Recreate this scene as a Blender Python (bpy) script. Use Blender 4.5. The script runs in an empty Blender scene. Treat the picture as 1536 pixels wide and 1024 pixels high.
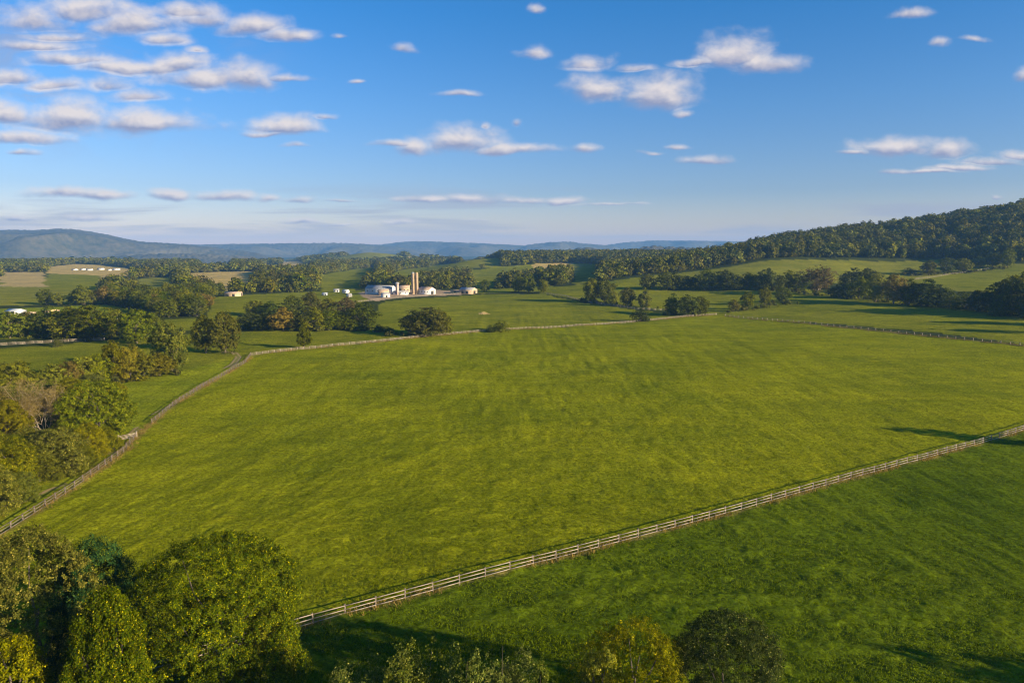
import bpy, math, random
import numpy as np
from mathutils import Vector, Matrix
R = math.radians
scene = bpy.context.scene
col = scene.collection
rng = np.random.default_rng(7)
random.seed(7)

# ------------------------------------------------------------------ camera
CAM_H, F, CX, CY = 45.0, 1024.0, 768.0, 512.0
PITCH = math.atan((512 - 372) / F)
cp, sp = math.cos(PITCH), math.sin(PITCH)
cam = bpy.data.cameras.new("camera")
cam.sensor_width = 36.0
cam.lens = 36.0 * F / 1536.0
cam.clip_start, cam.clip_end = 0.5, 80000.0
cam_o = bpy.data.objects.new("camera", cam)
cam_o.location = (0, 0, CAM_H)
cam_o.rotation_euler = (math.pi / 2 - PITCH, 0, 0)
col.objects.link(cam_o)
scene.camera = cam_o

def ray(px, py):
    """world direction of a photo pixel, scaled to y = 1"""
    a, b = (px - CX) / F, (CY - py) / F
    d = np.array([a, cp + b * sp, -sp + b * cp])
    return d / d[1]

# ------------------------------------------------------------------ terrain
# control heights of the land: (azimuth pixel, row pixel, distance)
CTRL = [
 (620,438,700),(500,438,720),(560,470,480),(700,465,520),(800,436,700),(850,440,650),(960,462,520),
 (820,431,730),(960,414,770),(1100,399,830),(1136,391,865),(1270,390,870),(1400,390,870),(1470,397,810),(1536,401,770),(1700,398,760),
 (1250,417,730),(1250,444,560),(1400,428,650),(1536,438,560),(1536,470,430),(1300,480,412),(1100,455,545),(1000,436,640),(1700,455,480),
 (1160,371,1060),(1230,361,1100),(1300,350,1140),(1420,333,1160),(1536,316,1160),(1700,300,1160),(1950,290,1160),
 (870,387,1520),(700,391,1420),(1000,391,1270),(1060,391,1080),(760,386,1600),(960,385,1500),
 (720,413,1130),(860,399,1300),(750,426,850),(640,404,1420),(680,396,1650),(580,409,1250),(540,399,1800),
 (550,379,2750),(510,386,2700),(600,384,2700),(550,391,2400),(620,390,2500),
 (120,396,1900),(120,402,1560),(280,398,1900),(420,398,1900),(200,399,1750),(330,405,1400),(60,418,1000),(300,440,690),(100,465,500),(340,441,660),
]
P, Z = [], []
def _dom(x, y):
    return np.arctan2(x, y) * 2.2, np.log(np.maximum(np.hypot(x, y), 20.0))
def _add(x, y, z):
    a, b = _dom(np.array(x), np.array(y)); P.append((float(a), float(b))); Z.append(z)
for px, py, d in CTRL:
    v = ray(px, py) * d
    _add(v[0], v[1], CAM_H + v[2])
for az in (-85, -60, -40, -25, -8, 8, 22, 35, 50, 70, 85):
    for d in (25, 60, 130, 240, 330):
        _add(d * math.sin(R(az)), d * math.cos(R(az)), 0.0)
for az in (-85, -60, -42, -25): 
    for d in (500, 800, 1300, 2000): _add(d * math.sin(R(az)), d * math.cos(R(az)), 0.0)
for az, d, z in ((20,1800,10),(30,1900,25),(40,1900,35),(52,1600,50),(8,2200,8),(55,900,25),(55,500,5),(75,900,10),(75,1600,15)):
    _add(d * math.sin(R(az)), d * math.cos(R(az)), z)
for az in (-80, -55, -35, -20, -5, 10, 25, 40, 60, 80):
    for d, z in (((3300, -24), (4300, -42), (7500, -34), (13000, -10)) if az < 15 else ((3300, -8), (4300, -14), (7500, -14), (13000, -5))): _add(d * math.sin(R(az)), d * math.cos(R(az)), z)
P = np.array(P); Z = np.array(Z)
def _K(d2): return 0.5 * d2 * np.log(d2 + 1e-12)
n = len(P)
A = np.zeros((n + 3, n + 3))
A[:n, :n] = _K(((P[:, None] - P[None]) ** 2).sum(-1)) + np.eye(n) * 2e-4
A[:n, n] = A[n, :n] = 1; A[:n, n+1:] = P; A[n+1:, :n] = P.T
W = np.linalg.solve(A, np.concatenate([Z, np.zeros(3)]))
def height(x, y):
    x = np.asarray(x, float); y = np.asarray(y, float)
    sh = x.shape; x = x.ravel(); y = y.ravel()
    out = np.zeros(len(x))
    for i in range(0, len(x), 60000):
        xs, ys = x[i:i+60000], y[i:i+60000]
        a, b = _dom(xs, ys)
        v = np.full(len(xs), W[n]) + W[n+1] * a + W[n+2] * b
        for k in range(n):
            v += W[k] * _K((a - P[k, 0]) ** 2 + (b - P[k, 1]) ** 2)
        rr = np.hypot(xs, ys)
        az = np.abs(np.arctan2(xs, ys))
        w = np.clip((1.45 - az) / 0.35, 0, 1) * np.clip((rr - 25) / 60, 0, 1) * np.clip((12000 - rr) / 3000, 0, 1)
        v = v * w * w * (3 - 2 * w)
        # gentle swells of the pasture
        amp = np.clip(rr / 120, 0, 1) * np.clip((2500 - rr) / 800, 0.2, 1)
        v += amp * (0.34 * np.sin(xs / 17 + 1.3 * np.sin(ys / 31)) * np.sin(ys / 23 + 0.7 * np.sin(xs / 41))
                    + 0.5 * np.sin((xs + 0.6 * ys) / 47 + 1.0) * np.sin((ys - 0.4 * xs) / 39)
                    + 0.10 * np.sin(xs / 7.3 + 2 * np.sin(ys / 11)) * np.sin(ys / 6.1 + 1.7 * np.sin(xs / 13)))
        out[i:i+60000] = v
    return out.reshape(sh)
_T = np.geomspace(35, 9000, 900)
def ground_at(px, py):
    d = ray(px, py)
    zs = CAM_H + d[2] * _T - height(d[0] * _T, _T)
    k = np.argmax(zs < 0)
    if zs[k] >= 0: k = len(_T) - 1
    t0, t1 = _T[max(k-1, 0)], _T[k]
    ts = np.linspace(t0, t1, 24)
    z2 = CAM_H + d[2] * ts - height(d[0] * ts, ts)
    j = np.argmax(z2 < 0); t = ts[j] if z2[j] < 0 else t1
    x, y = d[0] * t, t
    return x, y, float(height(np.array([x]), np.array([y]))[0])
def px_scale(x, y, z):
    """metres per photo pixel at a point"""
    return (y * cp + (CAM_H - z) * sp) / F
def azd(px, d):
    return ((px - CX) / F * d, d)

def inpoly(x, y, poly):
    x = np.asarray(x); y = np.asarray(y)
    r = np.zeros(x.shape, bool)
    xs = [p[0] for p in poly]; ys = [p[1] for p in poly]
    j = len(poly) - 1
    for i in range(len(poly)):
        c = ((ys[i] > y) != (ys[j] > y))
        dy = ys[j] - ys[i] or 1e-9
        r ^= c & (x < (xs[j] - xs[i]) * (y - ys[i]) / dy + xs[i])
        j = i
    return r

def vnoise(x, y, seed):
    """cheap value noise"""
    xi, yi = np.floor(x).astype(np.int64), np.floor(y).astype(np.int64)
    fx, fy = x - xi, y - yi; fx = fx*fx*(3-2*fx); fy = fy*fy*(3-2*fy)
    def h(a, b):
        q = (a * 374761393 + b * 668265263 + seed * 1442695041) & 0x7fffffff
        q = ((q ^ (q >> 13)) * 1274126177) & 0x7fffffff
        return ((q ^ (q >> 16)) & 0xffff) / 65535.0
    return (h(xi,yi)*(1-fx)+h(xi+1,yi)*fx)*(1-fy)+(h(xi,yi+1)*(1-fx)+h(xi+1,yi+1)*fx)*fy
# ------------------------------------------------------------------ mesh helpers
def mesh_np(name, verts, faces, smooth=False):
    """faces: (m,k) int array of one face size"""
    me = bpy.data.meshes.new(name)
    verts = np.asarray(verts, np.float32); faces = np.asarray(faces, np.int32)
    m, k = faces.shape
    me.vertices.add(len(verts)); me.vertices.foreach_set("co", verts.ravel())
    me.loops.add(m * k); me.loops.foreach_set("vertex_index", faces.ravel())
    me.polygons.add(m); me.polygons.foreach_set("loop_start", np.arange(0, m * k, k, dtype=np.int32))
    if smooth: me.polygons.foreach_set("use_smooth", np.ones(m, bool))
    me.update(calc_edges=True)
    return me
class MB:
    """collects quads of boxes, tubes and sheets"""
    def __init__(s): s.v, s.f, s.n = [], [], 0
    def add(s, v, f):
        s.v.append(np.asarray(v, float)); s.f.append(np.asarray(f, int) + s.n); s.n += len(v)
    def box(s, c, size, rz=0.0, rot=None):
        hx, hy, hz = [q / 2 for q in size]
        v = np.array([(x, y, z) for z in (-hz, hz) for x, y in ((-hx,-hy),(hx,-hy),(hx,hy),(-hx,hy))])
        if rot is not None: v = v @ np.array(rot).T
        elif rz:
            ca, sa = math.cos(rz), math.sin(rz)
            v = v @ np.array([[ca,-sa,0],[sa,ca,0],[0,0,1]]).T
        s.add(v + np.array(c), [(3,2,1,0),(4,5,6,7),(0,1,5,4),(1,2,6,5),(2,3,7,6),(3,0,4,7)])
    def bar(s, a, b, w, h):
        """a board from a to b, w thick, h high"""
        a, b = np.array(a, float), np.array(b, float)
        d = b - a; L = np.linalg.norm(d); d /= L
        u = np.array([-d[1], d[0], 0]); u /= max(np.linalg.norm(u), 1e-6); k = np.cross(d, u)
        s.box((a + b) / 2, (L, w, h), rot=np.column_stack([d, u, k]))
    def tube(s, pts, rad, seg=7, cap=True):
        pts = np.asarray(pts, float); m = len(pts)
        t = np.gradient(pts, axis=0); t /= np.linalg.norm(t, axis=1)[:, None] + 1e-9
        ref = np.array([1.0, 0, 0]) if abs(t[0][2]) > .5 else np.array([0, 0, 1.0])
        ang = np.arange(seg) * 2 * math.pi / seg
        v = []
        for i in range(m):
            u = np.cross(t[i], ref); u /= np.linalg.norm(u) + 1e-9; w = np.cross(t[i], u)
            v.append(pts[i] + rad[i] * (np.cos(ang)[:, None] * u + np.sin(ang)[:, None] * w))
        v = np.concatenate(v)
        f = [(i*seg+j, i*seg+(j+1)%seg, (i+1)*seg+(j+1)%seg, (i+1)*seg+j) for i in range(m-1) for j in range(seg)]
        s.add(v, f)
    def lathe(s, prof, seg=18, c=(0,0,0)):
        ang = np.arange(seg) * 2 * math.pi / seg
        v = np.concatenate([np.column_stack([r*np.cos(ang), r*np.sin(ang), np.full(seg, z)]) for r, z in prof]) + np.array(c)
        f = [(i*seg+j, i*seg+(j+1)%seg, (i+1)*seg+(j+1)%seg, (i+1)*seg+j) for i in range(len(prof)-1) for j in range(seg)]
        s.add(v, f)
    def mesh(s, name, mat=None, smooth=False):
        me = mesh_np(name, np.concatenate(s.v), np.concatenate(s.f), smooth)
        if mat: me.materials.append(mat)
        return me
def obj(name, me, parent=None, loc=None, rz=0.0):
    o = bpy.data.objects.new(name, me); col.objects.link(o)
    if parent: o.parent = parent
    if loc is not None: o.location = loc
    if rz: o.rotation_euler = (0, 0, rz)
    return o
def tag(o, label=None, cat=None, group=None, kind=None):
    if label: o["label"] = label
    if cat: o["category"] = cat
    if group: o["group"] = group
    if kind: o["kind"] = kind
    return o
def thing(name, label, cat, loc, rz=0.0, group=None):
    return tag(obj(name, None, None, loc, rz), label, cat, group)

# ------------------------------------------------------------------ materials
class NT:
    def __init__(s, tree): s.t = tree
    def n(s, typ, **kw):
        nd = s.t.nodes.new(typ)
        for k, v in kw.items(): setattr(nd, k, v)
        return nd
    def put(s, sock, v):
        if isinstance(v, bpy.types.NodeSocket): s.t.links.new(v, sock)
        elif v is not None: sock.default_value = v
    def math(s, op, a, b=None, c=None, clamp=False):
        nd = s.n("ShaderNodeMath", operation=op, use_clamp=clamp)
        for i, q in enumerate((a, b, c)):
            if q is not None: s.put(nd.inputs[i], q)
        return nd.outputs[0]
    def vec(s, op, a, b=None, c=None, out=0):
        nd = s.n("ShaderNodeVectorMath", operation=op)
        for i, q in enumerate((a, b, c)):
            if q is not None: s.put(nd.inputs[i], q)
        return nd.outputs["Value" if op in ("LENGTH", "DOT_PRODUCT") else "Vector"]
    def noise(s, vec, scale, detail=3, rough=.55, dim="3D", dist=0.0):
        nd = s.n("ShaderNodeTexNoise", noise_dimensions=dim)
        s.put(nd.inputs["Vector"], vec); nd.inputs["Scale"].default_value = scale
        nd.inputs["Detail"].default_value = detail; nd.inputs["Roughness"].default_value = rough
        nd.inputs["Distortion"].default_value = dist
        return nd.outputs[0]
    def maprange(s, v, a, b, c=0.0, d=1.0, smooth=False):
        nd = s.n("ShaderNodeMapRange", interpolation_type="SMOOTHSTEP" if smooth else "LINEAR")
        s.put(nd.inputs[0], v)
        for i, q in enumerate((a, b, c, d)): s.put(nd.inputs[i+1], q)
        return nd.outputs[0]
    def mix(s, f, a, b, mode="MIX"):
        nd = s.n("ShaderNodeMix", data_type="RGBA", blend_type=mode)
        s.put(nd.inputs[0], f)
        s.put(nd.inputs[6], a if isinstance(a, bpy.types.NodeSocket) else (*a, 1.0))
        s.put(nd.inputs[7], b if isinstance(b, bpy.types.NodeSocket) else (*b, 1.0))
        return nd.outputs[2]
def material(name):
    m = bpy.data.materials.new(name); m.use_nodes = True
    m.node_tree.nodes.clear()
    k = NT(m.node_tree); out = k.n("ShaderNodeOutputMaterial")
    return m, k, out
def principled(k, out, color, rough=.8, normal=None, spec=.25):
    b = k.n("ShaderNodeBsdfPrincipled")
    k.put(b.inputs["Base Color"], color if isinstance(color, bpy.types.NodeSocket) else (*color, 1.0))
    b.inputs["Roughness"].default_value = rough
    b.inputs["Specular IOR Level"].default_value = spec
    if normal: k.put(b.inputs["Normal"], normal)
    k.t.links.new(b.outputs[0], out.inputs[0])
    return b
def coords(k): return k.n("ShaderNodeTexCoord").outputs["Object"]

def mat_worn(name, c1, c2, scale=3.0, rough=.8, stretch=None, spec=.25):
    m, k, out = material(name)
    co = coords(k)
    if stretch: co = k.vec("MULTIPLY", co, stretch)
    a = k.noise(co, scale, 4, .6)
    c = k.mix(k.maprange(a, .3, .7, 0, 1), c1, c2)
    bp = k.n("ShaderNodeBump"); bp.inputs["Strength"].default_value = .3; bp.inputs["Distance"].default_value = .02
    k.put(bp.inputs["Height"], a)
    principled(k, out, c, rough, bp.outputs[0], spec)
    return m
def mat_leaf(name, dark, light, tip=None, trans=.3, attr=False, var=.30, hue=1.0):
    """leaf-by-leaf colour, tree-by-tree tint, some light coming through"""
    m, k, out = material(name)
    g = k.n("ShaderNodeNewGeometry").outputs["Random Per Island"]
    if attr: tr = k.n("ShaderNodeAttribute", attribute_name="tint").outputs["Fac"]
    else: tr = k.n("ShaderNodeObjectInfo").outputs["Random"]
    c = k.mix(g, dark, light)
    if tip: c = k.mix(k.maprange(g, .90, .99, 0, .8), c, tip)  # a few random leaves coloured brighter, painting in sunlit tips
    hs = k.n("ShaderNodeHueSaturation")
    k.put(hs.inputs["Hue"], k.maprange(tr, 0, 1, .5 - .022 * hue, .5 + .014 * hue))
    k.put(hs.inputs["Saturation"], k.maprange(k.math("FRACT", k.math("MULTIPLY", tr, 7.31)), 0, 1, .94, 1.14))
    k.put(hs.inputs["Value"], k.maprange(k.math("FRACT", k.math("MULTIPLY", tr, 3.77)), 0, 1, 1 - var, 1 + var))
    k.put(hs.inputs["Color"], c); c = hs.outputs[0]
    b = k.n("ShaderNodeBsdfPrincipled"); k.put(b.inputs["Base Color"], c)
    b.inputs["Roughness"].default_value = .7; b.inputs["Specular IOR Level"].default_value = .04
    t = k.n("ShaderNodeBsdfTranslucent"); k.put(t.inputs["Color"], k.mix(.5, c, k.mix(1, c, (1.6, 1.5, .6), "MULTIPLY")))
    x = k.n("ShaderNodeMixShader"); x.inputs[0].default_value = trans
    k.t.links.new(b.outputs[0], x.inputs[1]); k.t.links.new(t.outputs[0], x.inputs[2])
    k.t.links.new(x.outputs[0], out.inputs[0])
    return m

M = {}
M["leaf_oak"]   = mat_leaf("leaf_oak", (.048,.072,.008), (.180,.180,.016), trans=.3)
M["leaf_dark"]  = mat_leaf("leaf_dark", (.028,.050,.009), (.105,.120,.014), trans=.27)
M["leaf_yellow"]= mat_leaf("leaf_yellow", (.10,.11,.009), (.25,.225,.016), trans=.38)
M["leaf_brown"] = mat_leaf("leaf_brown", (.095,.082,.020), (.21,.165,.038), trans=.3)
M["leaf_near"]  = mat_leaf("leaf_near", (.018,.042,.007), (.135,.152,.012), tip=(.46,.40,.03), trans=.24, var=.08, hue=.15)
M["leaf_blue"]  = mat_leaf("leaf_blue", (.014,.044,.016), (.055,.100,.026), tip=(.20,.22,.02), trans=.25, var=.08, hue=0.0)
M["leaf_gold"]  = mat_leaf("leaf_gold", (.062,.078,.008), (.22,.21,.014), tip=(.46,.39,.05), trans=.32, var=.12, hue=.3)
M["leaf_olive"] = mat_leaf("leaf_olive", (.013,.023,.006), (.055,.070,.014), tip=(.26,.25,.08), trans=.22, var=.1, hue=.1)
M["leaf_poplar"]= mat_leaf("leaf_poplar", (.050,.075,.009), (.16,.175,.022), tip=(.36,.35,.07), trans=.32, var=.15, hue=.3)
M["leaf_wood"]  = mat_leaf("leaf_wood", (.040,.058,.010), (.160,.150,.018), attr=True, var=.42, trans=.24)
M["leaf_tan"] = mat_leaf("leaf_tan", (.15,.115,.04), (.30,.225,.08), trans=.25, var=.05, hue=.1)
M["bark"] = mat_worn("bark", (.06,.048,.036), (.17,.135,.10), 2.0, .9, (1,1,.2))
M["bark_pale"] = mat_worn("bark_pale", (.20,.16,.11), (.40,.33,.24), 2.0, .9, (1,1,.2))
M["rail"] = mat_worn("rail_wood", (.15,.122,.09), (.39,.325,.245), 1.3, .8, (1,1,3))
M["post"] = mat_worn("post_wood", (.13,.10,.075), (.32,.26,.20), 3.0, .85, (1,1,.3))
M["rail_grey"] = mat_worn("rail_grey", (.20,.16,.12), (.46,.38,.29), 1.3, .8)
M["rail_old"] = mat_worn("rail_old", (.09,.07,.05), (.24,.19,.14), 1.3, .85)
M["white_paint"] = mat_worn("white_paint", (.50,.48,.46), (.72,.70,.67), .6, .6, (1,1,.3))
M["white_metal"] = mat_worn("white_metal", (.20,.20,.21), (.36,.35,.35), .5, .6)
M["grey_metal"] = mat_worn("grey_metal", (.24,.27,.31), (.42,.45,.48), .5, .45)
M["rust_metal"] = mat_worn("rust_metal", (.30,.20,.13), (.50,.38,.28), .4, .6)
M["tan_wall"] = mat_worn("tan_wall", (.40,.28,.18), (.58,.44,.31), .5, .8)
M["red_wall"] = mat_worn("red_wall", (.22,.07,.05), (.34,.13,.09), .5, .8)
M["concrete"] = mat_worn("silo_concrete", (.27,.19,.12), (.42,.31,.20), .35, .8, (1,1,2.5))
M["concrete_pink"] = mat_worn("silo_stave", (.36,.26,.22), (.52,.40,.34), .5, .8, (1,1,2))
M["dark"] = mat_worn("dark_opening", (.02,.02,.02), (.05,.05,.05), 1.0, .6)
M["straw"] = mat_worn("straw", (.42,.30,.12), (.66,.50,.24), 2.0, .9)
M["stone"] = mat_worn("field_stone", (.28,.22,.16), (.50,.42,.32), 1.2, .9)

# ------------------------------------------------------------------ land cover
def over_trees(px, py, th):
    """where the sight line of a pixel passes th metres above the land (the tops of trees standing before a field)"""
    d = ray(px, py); zs = CAM_H + d[2] * _T - height(d[0] * _T, _T) - th
    k = int(np.argmax(zs < 0)); return d[0] * _T[k], _T[k]
def vis(top, bot, th=15.0):
    return [ground_at(*p)[:2] for p in top] + [over_trees(p[0], p[1], th) for p in reversed(bot)]
def poly(*pts): return [ground_at(*p)[:2] for p in pts]
def pd(*pts): return [azd(*p) for p in pts]
G_MAIN, G_PAD, G_LEFT = (.176,.194,.005), (.082,.118,.004), (.172,.202,.008)
G_PAST, G_FAR, G_TAN, G_GOLD, G_WOOD = (.160,.172,.010), (.175,.178,.018), (.38,.29,.11), (.42,.31,.10), (.040,.052,.012)
near_l, near_r = ground_at(430, 947)[:2], ground_at(1536, 645)[:2]
nd_ = np.array(near_r) - np.array(near_l); nd_ /= np.linalg.norm(nd_)
NFA = np.array(near_l) - nd_ * 32; NFB = np.array(near_r) + nd_ * 60     # both ends of the near fence
LEFT_PX = [(-60,845),(0,803),(55,768),(110,732),(150,704),(185,678),(205,655),(228,635),(262,607),(296,585),(330,566),(352,553),(368,544),(376,533)]
LEFT_FENCE = [ground_at(*p)[:2] for p in LEFT_PX]
FAR_PX = [(376,533),(440,525),(520,517),(600,509),(690,500),(790,493),(880,488),(960,482),(1030,475),(1075,472)]
FAR_FENCE = [ground_at(*p)[:2] for p in FAR_PX]
RIGHT_PX = [(1088,474),(1160,481),(1260,491),(1360,501),(1450,510),(1536,519),(1640,530)]
RIGHT_FENCE = [ground_at(*p)[:2] for p in RIGHT_PX]
main_poly = [tuple(NFA)] + [(-75, 50), (-95, 70)] + LEFT_FENCE + FAR_FENCE + RIGHT_FENCE + [tuple(NFB)]
pad_poly = [tuple(NFA), tuple(NFB), (260, 120), (200, -60), (-40, -60)]
FIELDS = [   # (colour, outline); later ones win
 (G_LEFT, LEFT_FENCE + poly((340,533),(260,560),(180,575),(120,600),(60,700),(-80,800))),
 (G_PAST, poly((-200,535),(150,512),(250,503),(370,497),(420,495),(575,496),(600,508),(376,533),(250,560),(190,572),(90,590),(0,640),(-200,640))),
 (G_PAST, poly((545,498),(560,470),(575,452),(640,447),(720,441),(812,441),(880,455),(960,466),(1060,474),(960,482),(790,493),(600,509))),
 (G_PAST, poly((812,441),(820,431),(880,426),(960,415),(1030,408),(1100,399),(1140,392),(1000,432),(1010,440),(960,462))),
 (G_FAR,  pd((980,640),(960,765),(1100,825),(1136,862),(1270,868),(1400,868),(1440,840),(1500,800),(1600,760),(1900,740),(1900,470),(1536,530),(1400,600),(1250,690),(1010,650))),
 (G_PAST, pd((140,395),(300,380),(400,420),(400,470),(240,425),(190,515),(165,545),(120,545))),
 (G_PAST, pd((980,640),(1200,650),(1250,570),(1420,480),(1536,430),(1900,400),(1900,280),(1640,270),(1536,315),(1400,360),(1088,455),(1060,460),(960,530))),
 (G_PAST, pd((1370,700),(1450,830),(1540,775),(1800,740),(1800,560),(1536,540),(1440,600))),
 (G_FAR,  vis(((-300,416),(-40,416),(60,416),(148,418)), ((-300,429),(-40,429),(30,430),(80,428),(148,428)))),
 (G_TAN,  vis(((0,408),(66,408)), ((0,411),(66,411)))),
 (G_PAST, vis(((70,408.5),(130,407.5),(150,408)), ((74,413),(120,413.5),(148,413)))),
 (G_TAN,  vis(((150,408),(197,408)), ((150,413),(192,412)))),
 (G_GOLD, vis(((70,401),(115,396),(160,398),(228,406)), ((70,405),(150,408),(228,409)), 6)),
 (G_GOLD, vis(((282,410),(330,407.5),(382,407)), ((286,415),(320,418),(360,416),(380,410)))),
 (G_LEFT, vis(((-200,463),(0,463),(80,460),(162,457)), ((-200,482),(0,482),(50,480),(62,470),(110,464),(162,466)), 9)),
 (G_PAST, vis(((320,445.5),(337,444.6),(370,442),(430,440)), ((308,457),(345,457),(375,452),(430,448)), 9)),
 (G_PAST, vis(((416,440),(470,437),(562,436)), ((416,450),(450,451),(480,455),(530,460)), 5)),
 (G_PAST, vis(((478,412.5),(500,409),(530,404),(562,400.5)), ((480,416),(530,416),(548,410),(562,405)))),
 (G_PAST, vis(((586,409),(606,404),(642,400)), ((588,413),(606,411),(640,405)))),
 (G_FAR,  vis(((643,398),(668,395.5),(712,396)), ((645,403),(668,400),(712,400)))),
 (G_PAST, vis(((708,406),(740,401),(802,396.5)), ((712,413),(724,418),(742,412),(760,406),(796,403)))),
 (G_GOLD, vis(((800,394.5),(862,394)), ((800,398.5),(862,398)))),
 (G_FAR,  vis(((858,394.5),(898,396)), ((860,406),(872,405),(896,400)))),
 (G_FAR,  vis(((498,388.5),(520,383),(545,378.5),(570,378),(606,385.5)), ((500,391),(520,392),(560,389),(606,388)), 8)),
 (G_FAR,  vis(((392,397),(470,395)), ((396,401),(466,400)), 10)),
 (G_TAN,  vis(((296,394),(350,393)), ((300,397),(346,397)), 10)),
 (G_FAR,  vis(((205,418),(262,415)), ((208,424),(258,422)))),
 (G_FAR,  vis(((690,391),(752,389)), ((694,395),(748,393)), 10)),
 (G_TAN,  vis(((422,390.5),(452,391)), ((424,394.5),(452,394.5)), 8)),
 (G_TAN,  vis(((612,385),(632,384.5)), ((612,389),(632,389)), 8)),
 (G_PAST, pd((720,690),(830,690),(830,745),(760,760),(715,740))),
]
YARD = poly((560,452),(600,446),(640,444),(712,440),(714,436),(690,437),(640,434),(560,436),(535,440),(545,445))
def seg_dist(x, y, pl):
    d = np.full(np.shape(x), 1e9)
    for (x0, y0), (x1, y1) in zip(pl[:-1], pl[1:]):
        dx, dy = x1 - x0, y1 - y0
        t = np.clip(((x - x0) * dx + (y - y0) * dy) / (dx * dx + dy * dy + 1e-9), 0, 1)
        d = np.minimum(d, np.hypot(x - x0 - t * dx, y - y0 - t * dy))
    return d
def wob(x, y, s, a=0.0):
    return (np.sin(x / s + a + 1.7 * np.sin(y / s * .6)) + np.sin(y / s * 1.3 + a * 2 + 1.3 * np.sin(x / s * .7))) * .5
def cover(x, y):
    c = np.tile(np.array(G_WOOD, np.float32), (len(x), 1))
    # edges of the fields wander a little
    r = np.hypot(x, y); k = np.clip((r - 350) / 600, 0, 1) * 5
    xw, yw = x + k * wob(x, y, 14), y + k * wob(y, x, 17, 2)
    for cc, pl in FIELDS:
        c[inpoly(xw, yw, pl)] = cc
    c[inpoly(x, y, main_poly)] = G_MAIN
    c[inpoly(x, y, pad_poly)] = G_PAD
    out = (~inpoly(x, y, main_poly)) & (~inpoly(x, y, pad_poly)) & (r < 70)
    c[out] = G_PAD
    c[inpoly(xw, yw, YARD)] = (.34, .25, .16)
    # dry verge under the fences
    for pl, wd in ((FAR_FENCE, 1.6), (LEFT_FENCE, 1.0), (RIGHT_FENCE, .8), ([tuple(NFA), tuple(NFB)], .7)):
        d = seg_dist(x, y, pl) + .4 * wob(x, y, 1.7)
        w = np.clip(1.3 - d / wd, 0, 1)[:, None] * .6
        c = c * (1 - w) + np.array((.24, .18, .06), np.float32) * w
    return c.astype(np.float32)

# ------------------------------------------------------------------ ground sheet
def build_ground():
    az = np.concatenate([np.arange(-180, -41, 4.0), np.arange(-41, 41.01, .14), np.arange(42, 180, 4.0)])
    az = R(1) * az
    rad = [0.0, 8, 16, 25, 35, 45, 54]
    r = 60.0
    while r < 12200:
        rad.append(r)
        st = r * r / (CAM_H * F) * 1.7
        if r < 1400: st = min(st, 9.0)
        elif r < 3200: st = min(st, 26.0)
        else: st = min(st, r * .05)
        r += max(st, .12)
    rad = np.array(rad); na, nr = len(az), len(rad)
    rr, aa = np.meshgrid(rad, az, indexing="ij")
    x = (rr * np.sin(aa)).ravel(); y = (rr * np.cos(aa)).ravel()
    z = height(x, y)
    sp_ = np.maximum(.9, rr.ravel() ** 2 / (CAM_H * F) * 3.6)
    near = np.clip((rr.ravel() - 40) / 20, 0, 1) * np.clip((700 - rr.ravel()) / 300, 0, 1)
    tus = (vnoise(x / .9, y / sp_, 31) - .5) * .15 + (vnoise(x / 2.6, y / (sp_ * 1.9), 32) - .5) * .26 + (vnoise(x / 7, y / (sp_ * 4), 33) - .5) * .3
    z = z + tus * near * np.where(inpoly(x, y, pad_poly), 1.3, 1.0)
    i = np.arange((nr - 1) * na).reshape(nr - 1, na)
    j = np.roll(i, -1, axis=1)
    f = np.stack([i, j, j + na, i + na], -1).reshape(-1, 4)[:, ::-1]
    me = mesh_np("ground", np.column_stack([x, y, z]), f, True)
    a = me.attributes.new("cover", "FLOAT_COLOR", "POINT")
    a.data.foreach_set("color", np.column_stack([cover(x, y), np.ones(len(x), np.float32)]).ravel())
    m, k, out = material("grassland")
    base = k.n("ShaderNodeAttribute", attribute_name="cover").outputs["Color"]
    co = coords(k)
    n0 = k.noise(k.vec("MULTIPLY", co, (.016, .05, 1)), 1.0, 4, .6, dist=.8); n5 = k.noise(k.vec("MULTIPLY", k.vec("ADD", co, (0, 0, 0)), (.045, .30, 0)), 1.0, 3, .6, dist=.5); n1 = k.noise(co, .03, 4, .6); n2 = k.noise(co, .25, 4, .65); n3 = k.noise(co, 1.5, 5, .7, dist=.6); n4 = k.noise(co, 4.5, 3, .6)
    v = k.maprange(n1, .3, .7, .82, 1.18)
    v = k.math("MULTIPLY", v, k.maprange(n2, .3, .7, .88, 1.12))
    v = k.math("MULTIPLY", v, k.maprange(n3, .36, .64, .55, 1.45))
    v = k.math("MULTIPLY", v, k.maprange(n0, .36, .64, .88, 1.10)); v = k.math("MULTIPLY", v, k.maprange(n5, .40, .62, 1.05, .91))
    c = k.mix(1, base, v, "MULTIPLY")
    c = k.mix(k.maprange(n0, .42, .62, 0, .35), c, k.mix(1, c, (1.14, .98, .9), "MULTIPLY"))
    c = k.mix(k.maprange(n2, .52, .75, 0, .22), c, k.mix(1, c, (1.35, 1.02, .7), "MULTIPLY"))
    c = k.mix(k.maprange(n1, .5, .3, 0, .35), c, k.mix(1, c, (.72, .98, 1.1), "MULTIPLY"))
    bp = k.n("ShaderNodeBump"); bp.inputs["Strength"].default_value = 1.0; bp.inputs["Distance"].default_value = .30
    k.put(bp.inputs["Height"], k.math("ADD", n3, k.math("ADD", k.math("MULTIPLY", n4, .35), k.math("MULTIPLY", n2, .9))))
    principled(k, out, c, .9, bp.outputs[0], .0)
    me.materials.append(m)
    tag(obj("ground", me), "rolling green pasture and farmland running to the far hills", "ground", kind="structure")
build_ground()

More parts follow.
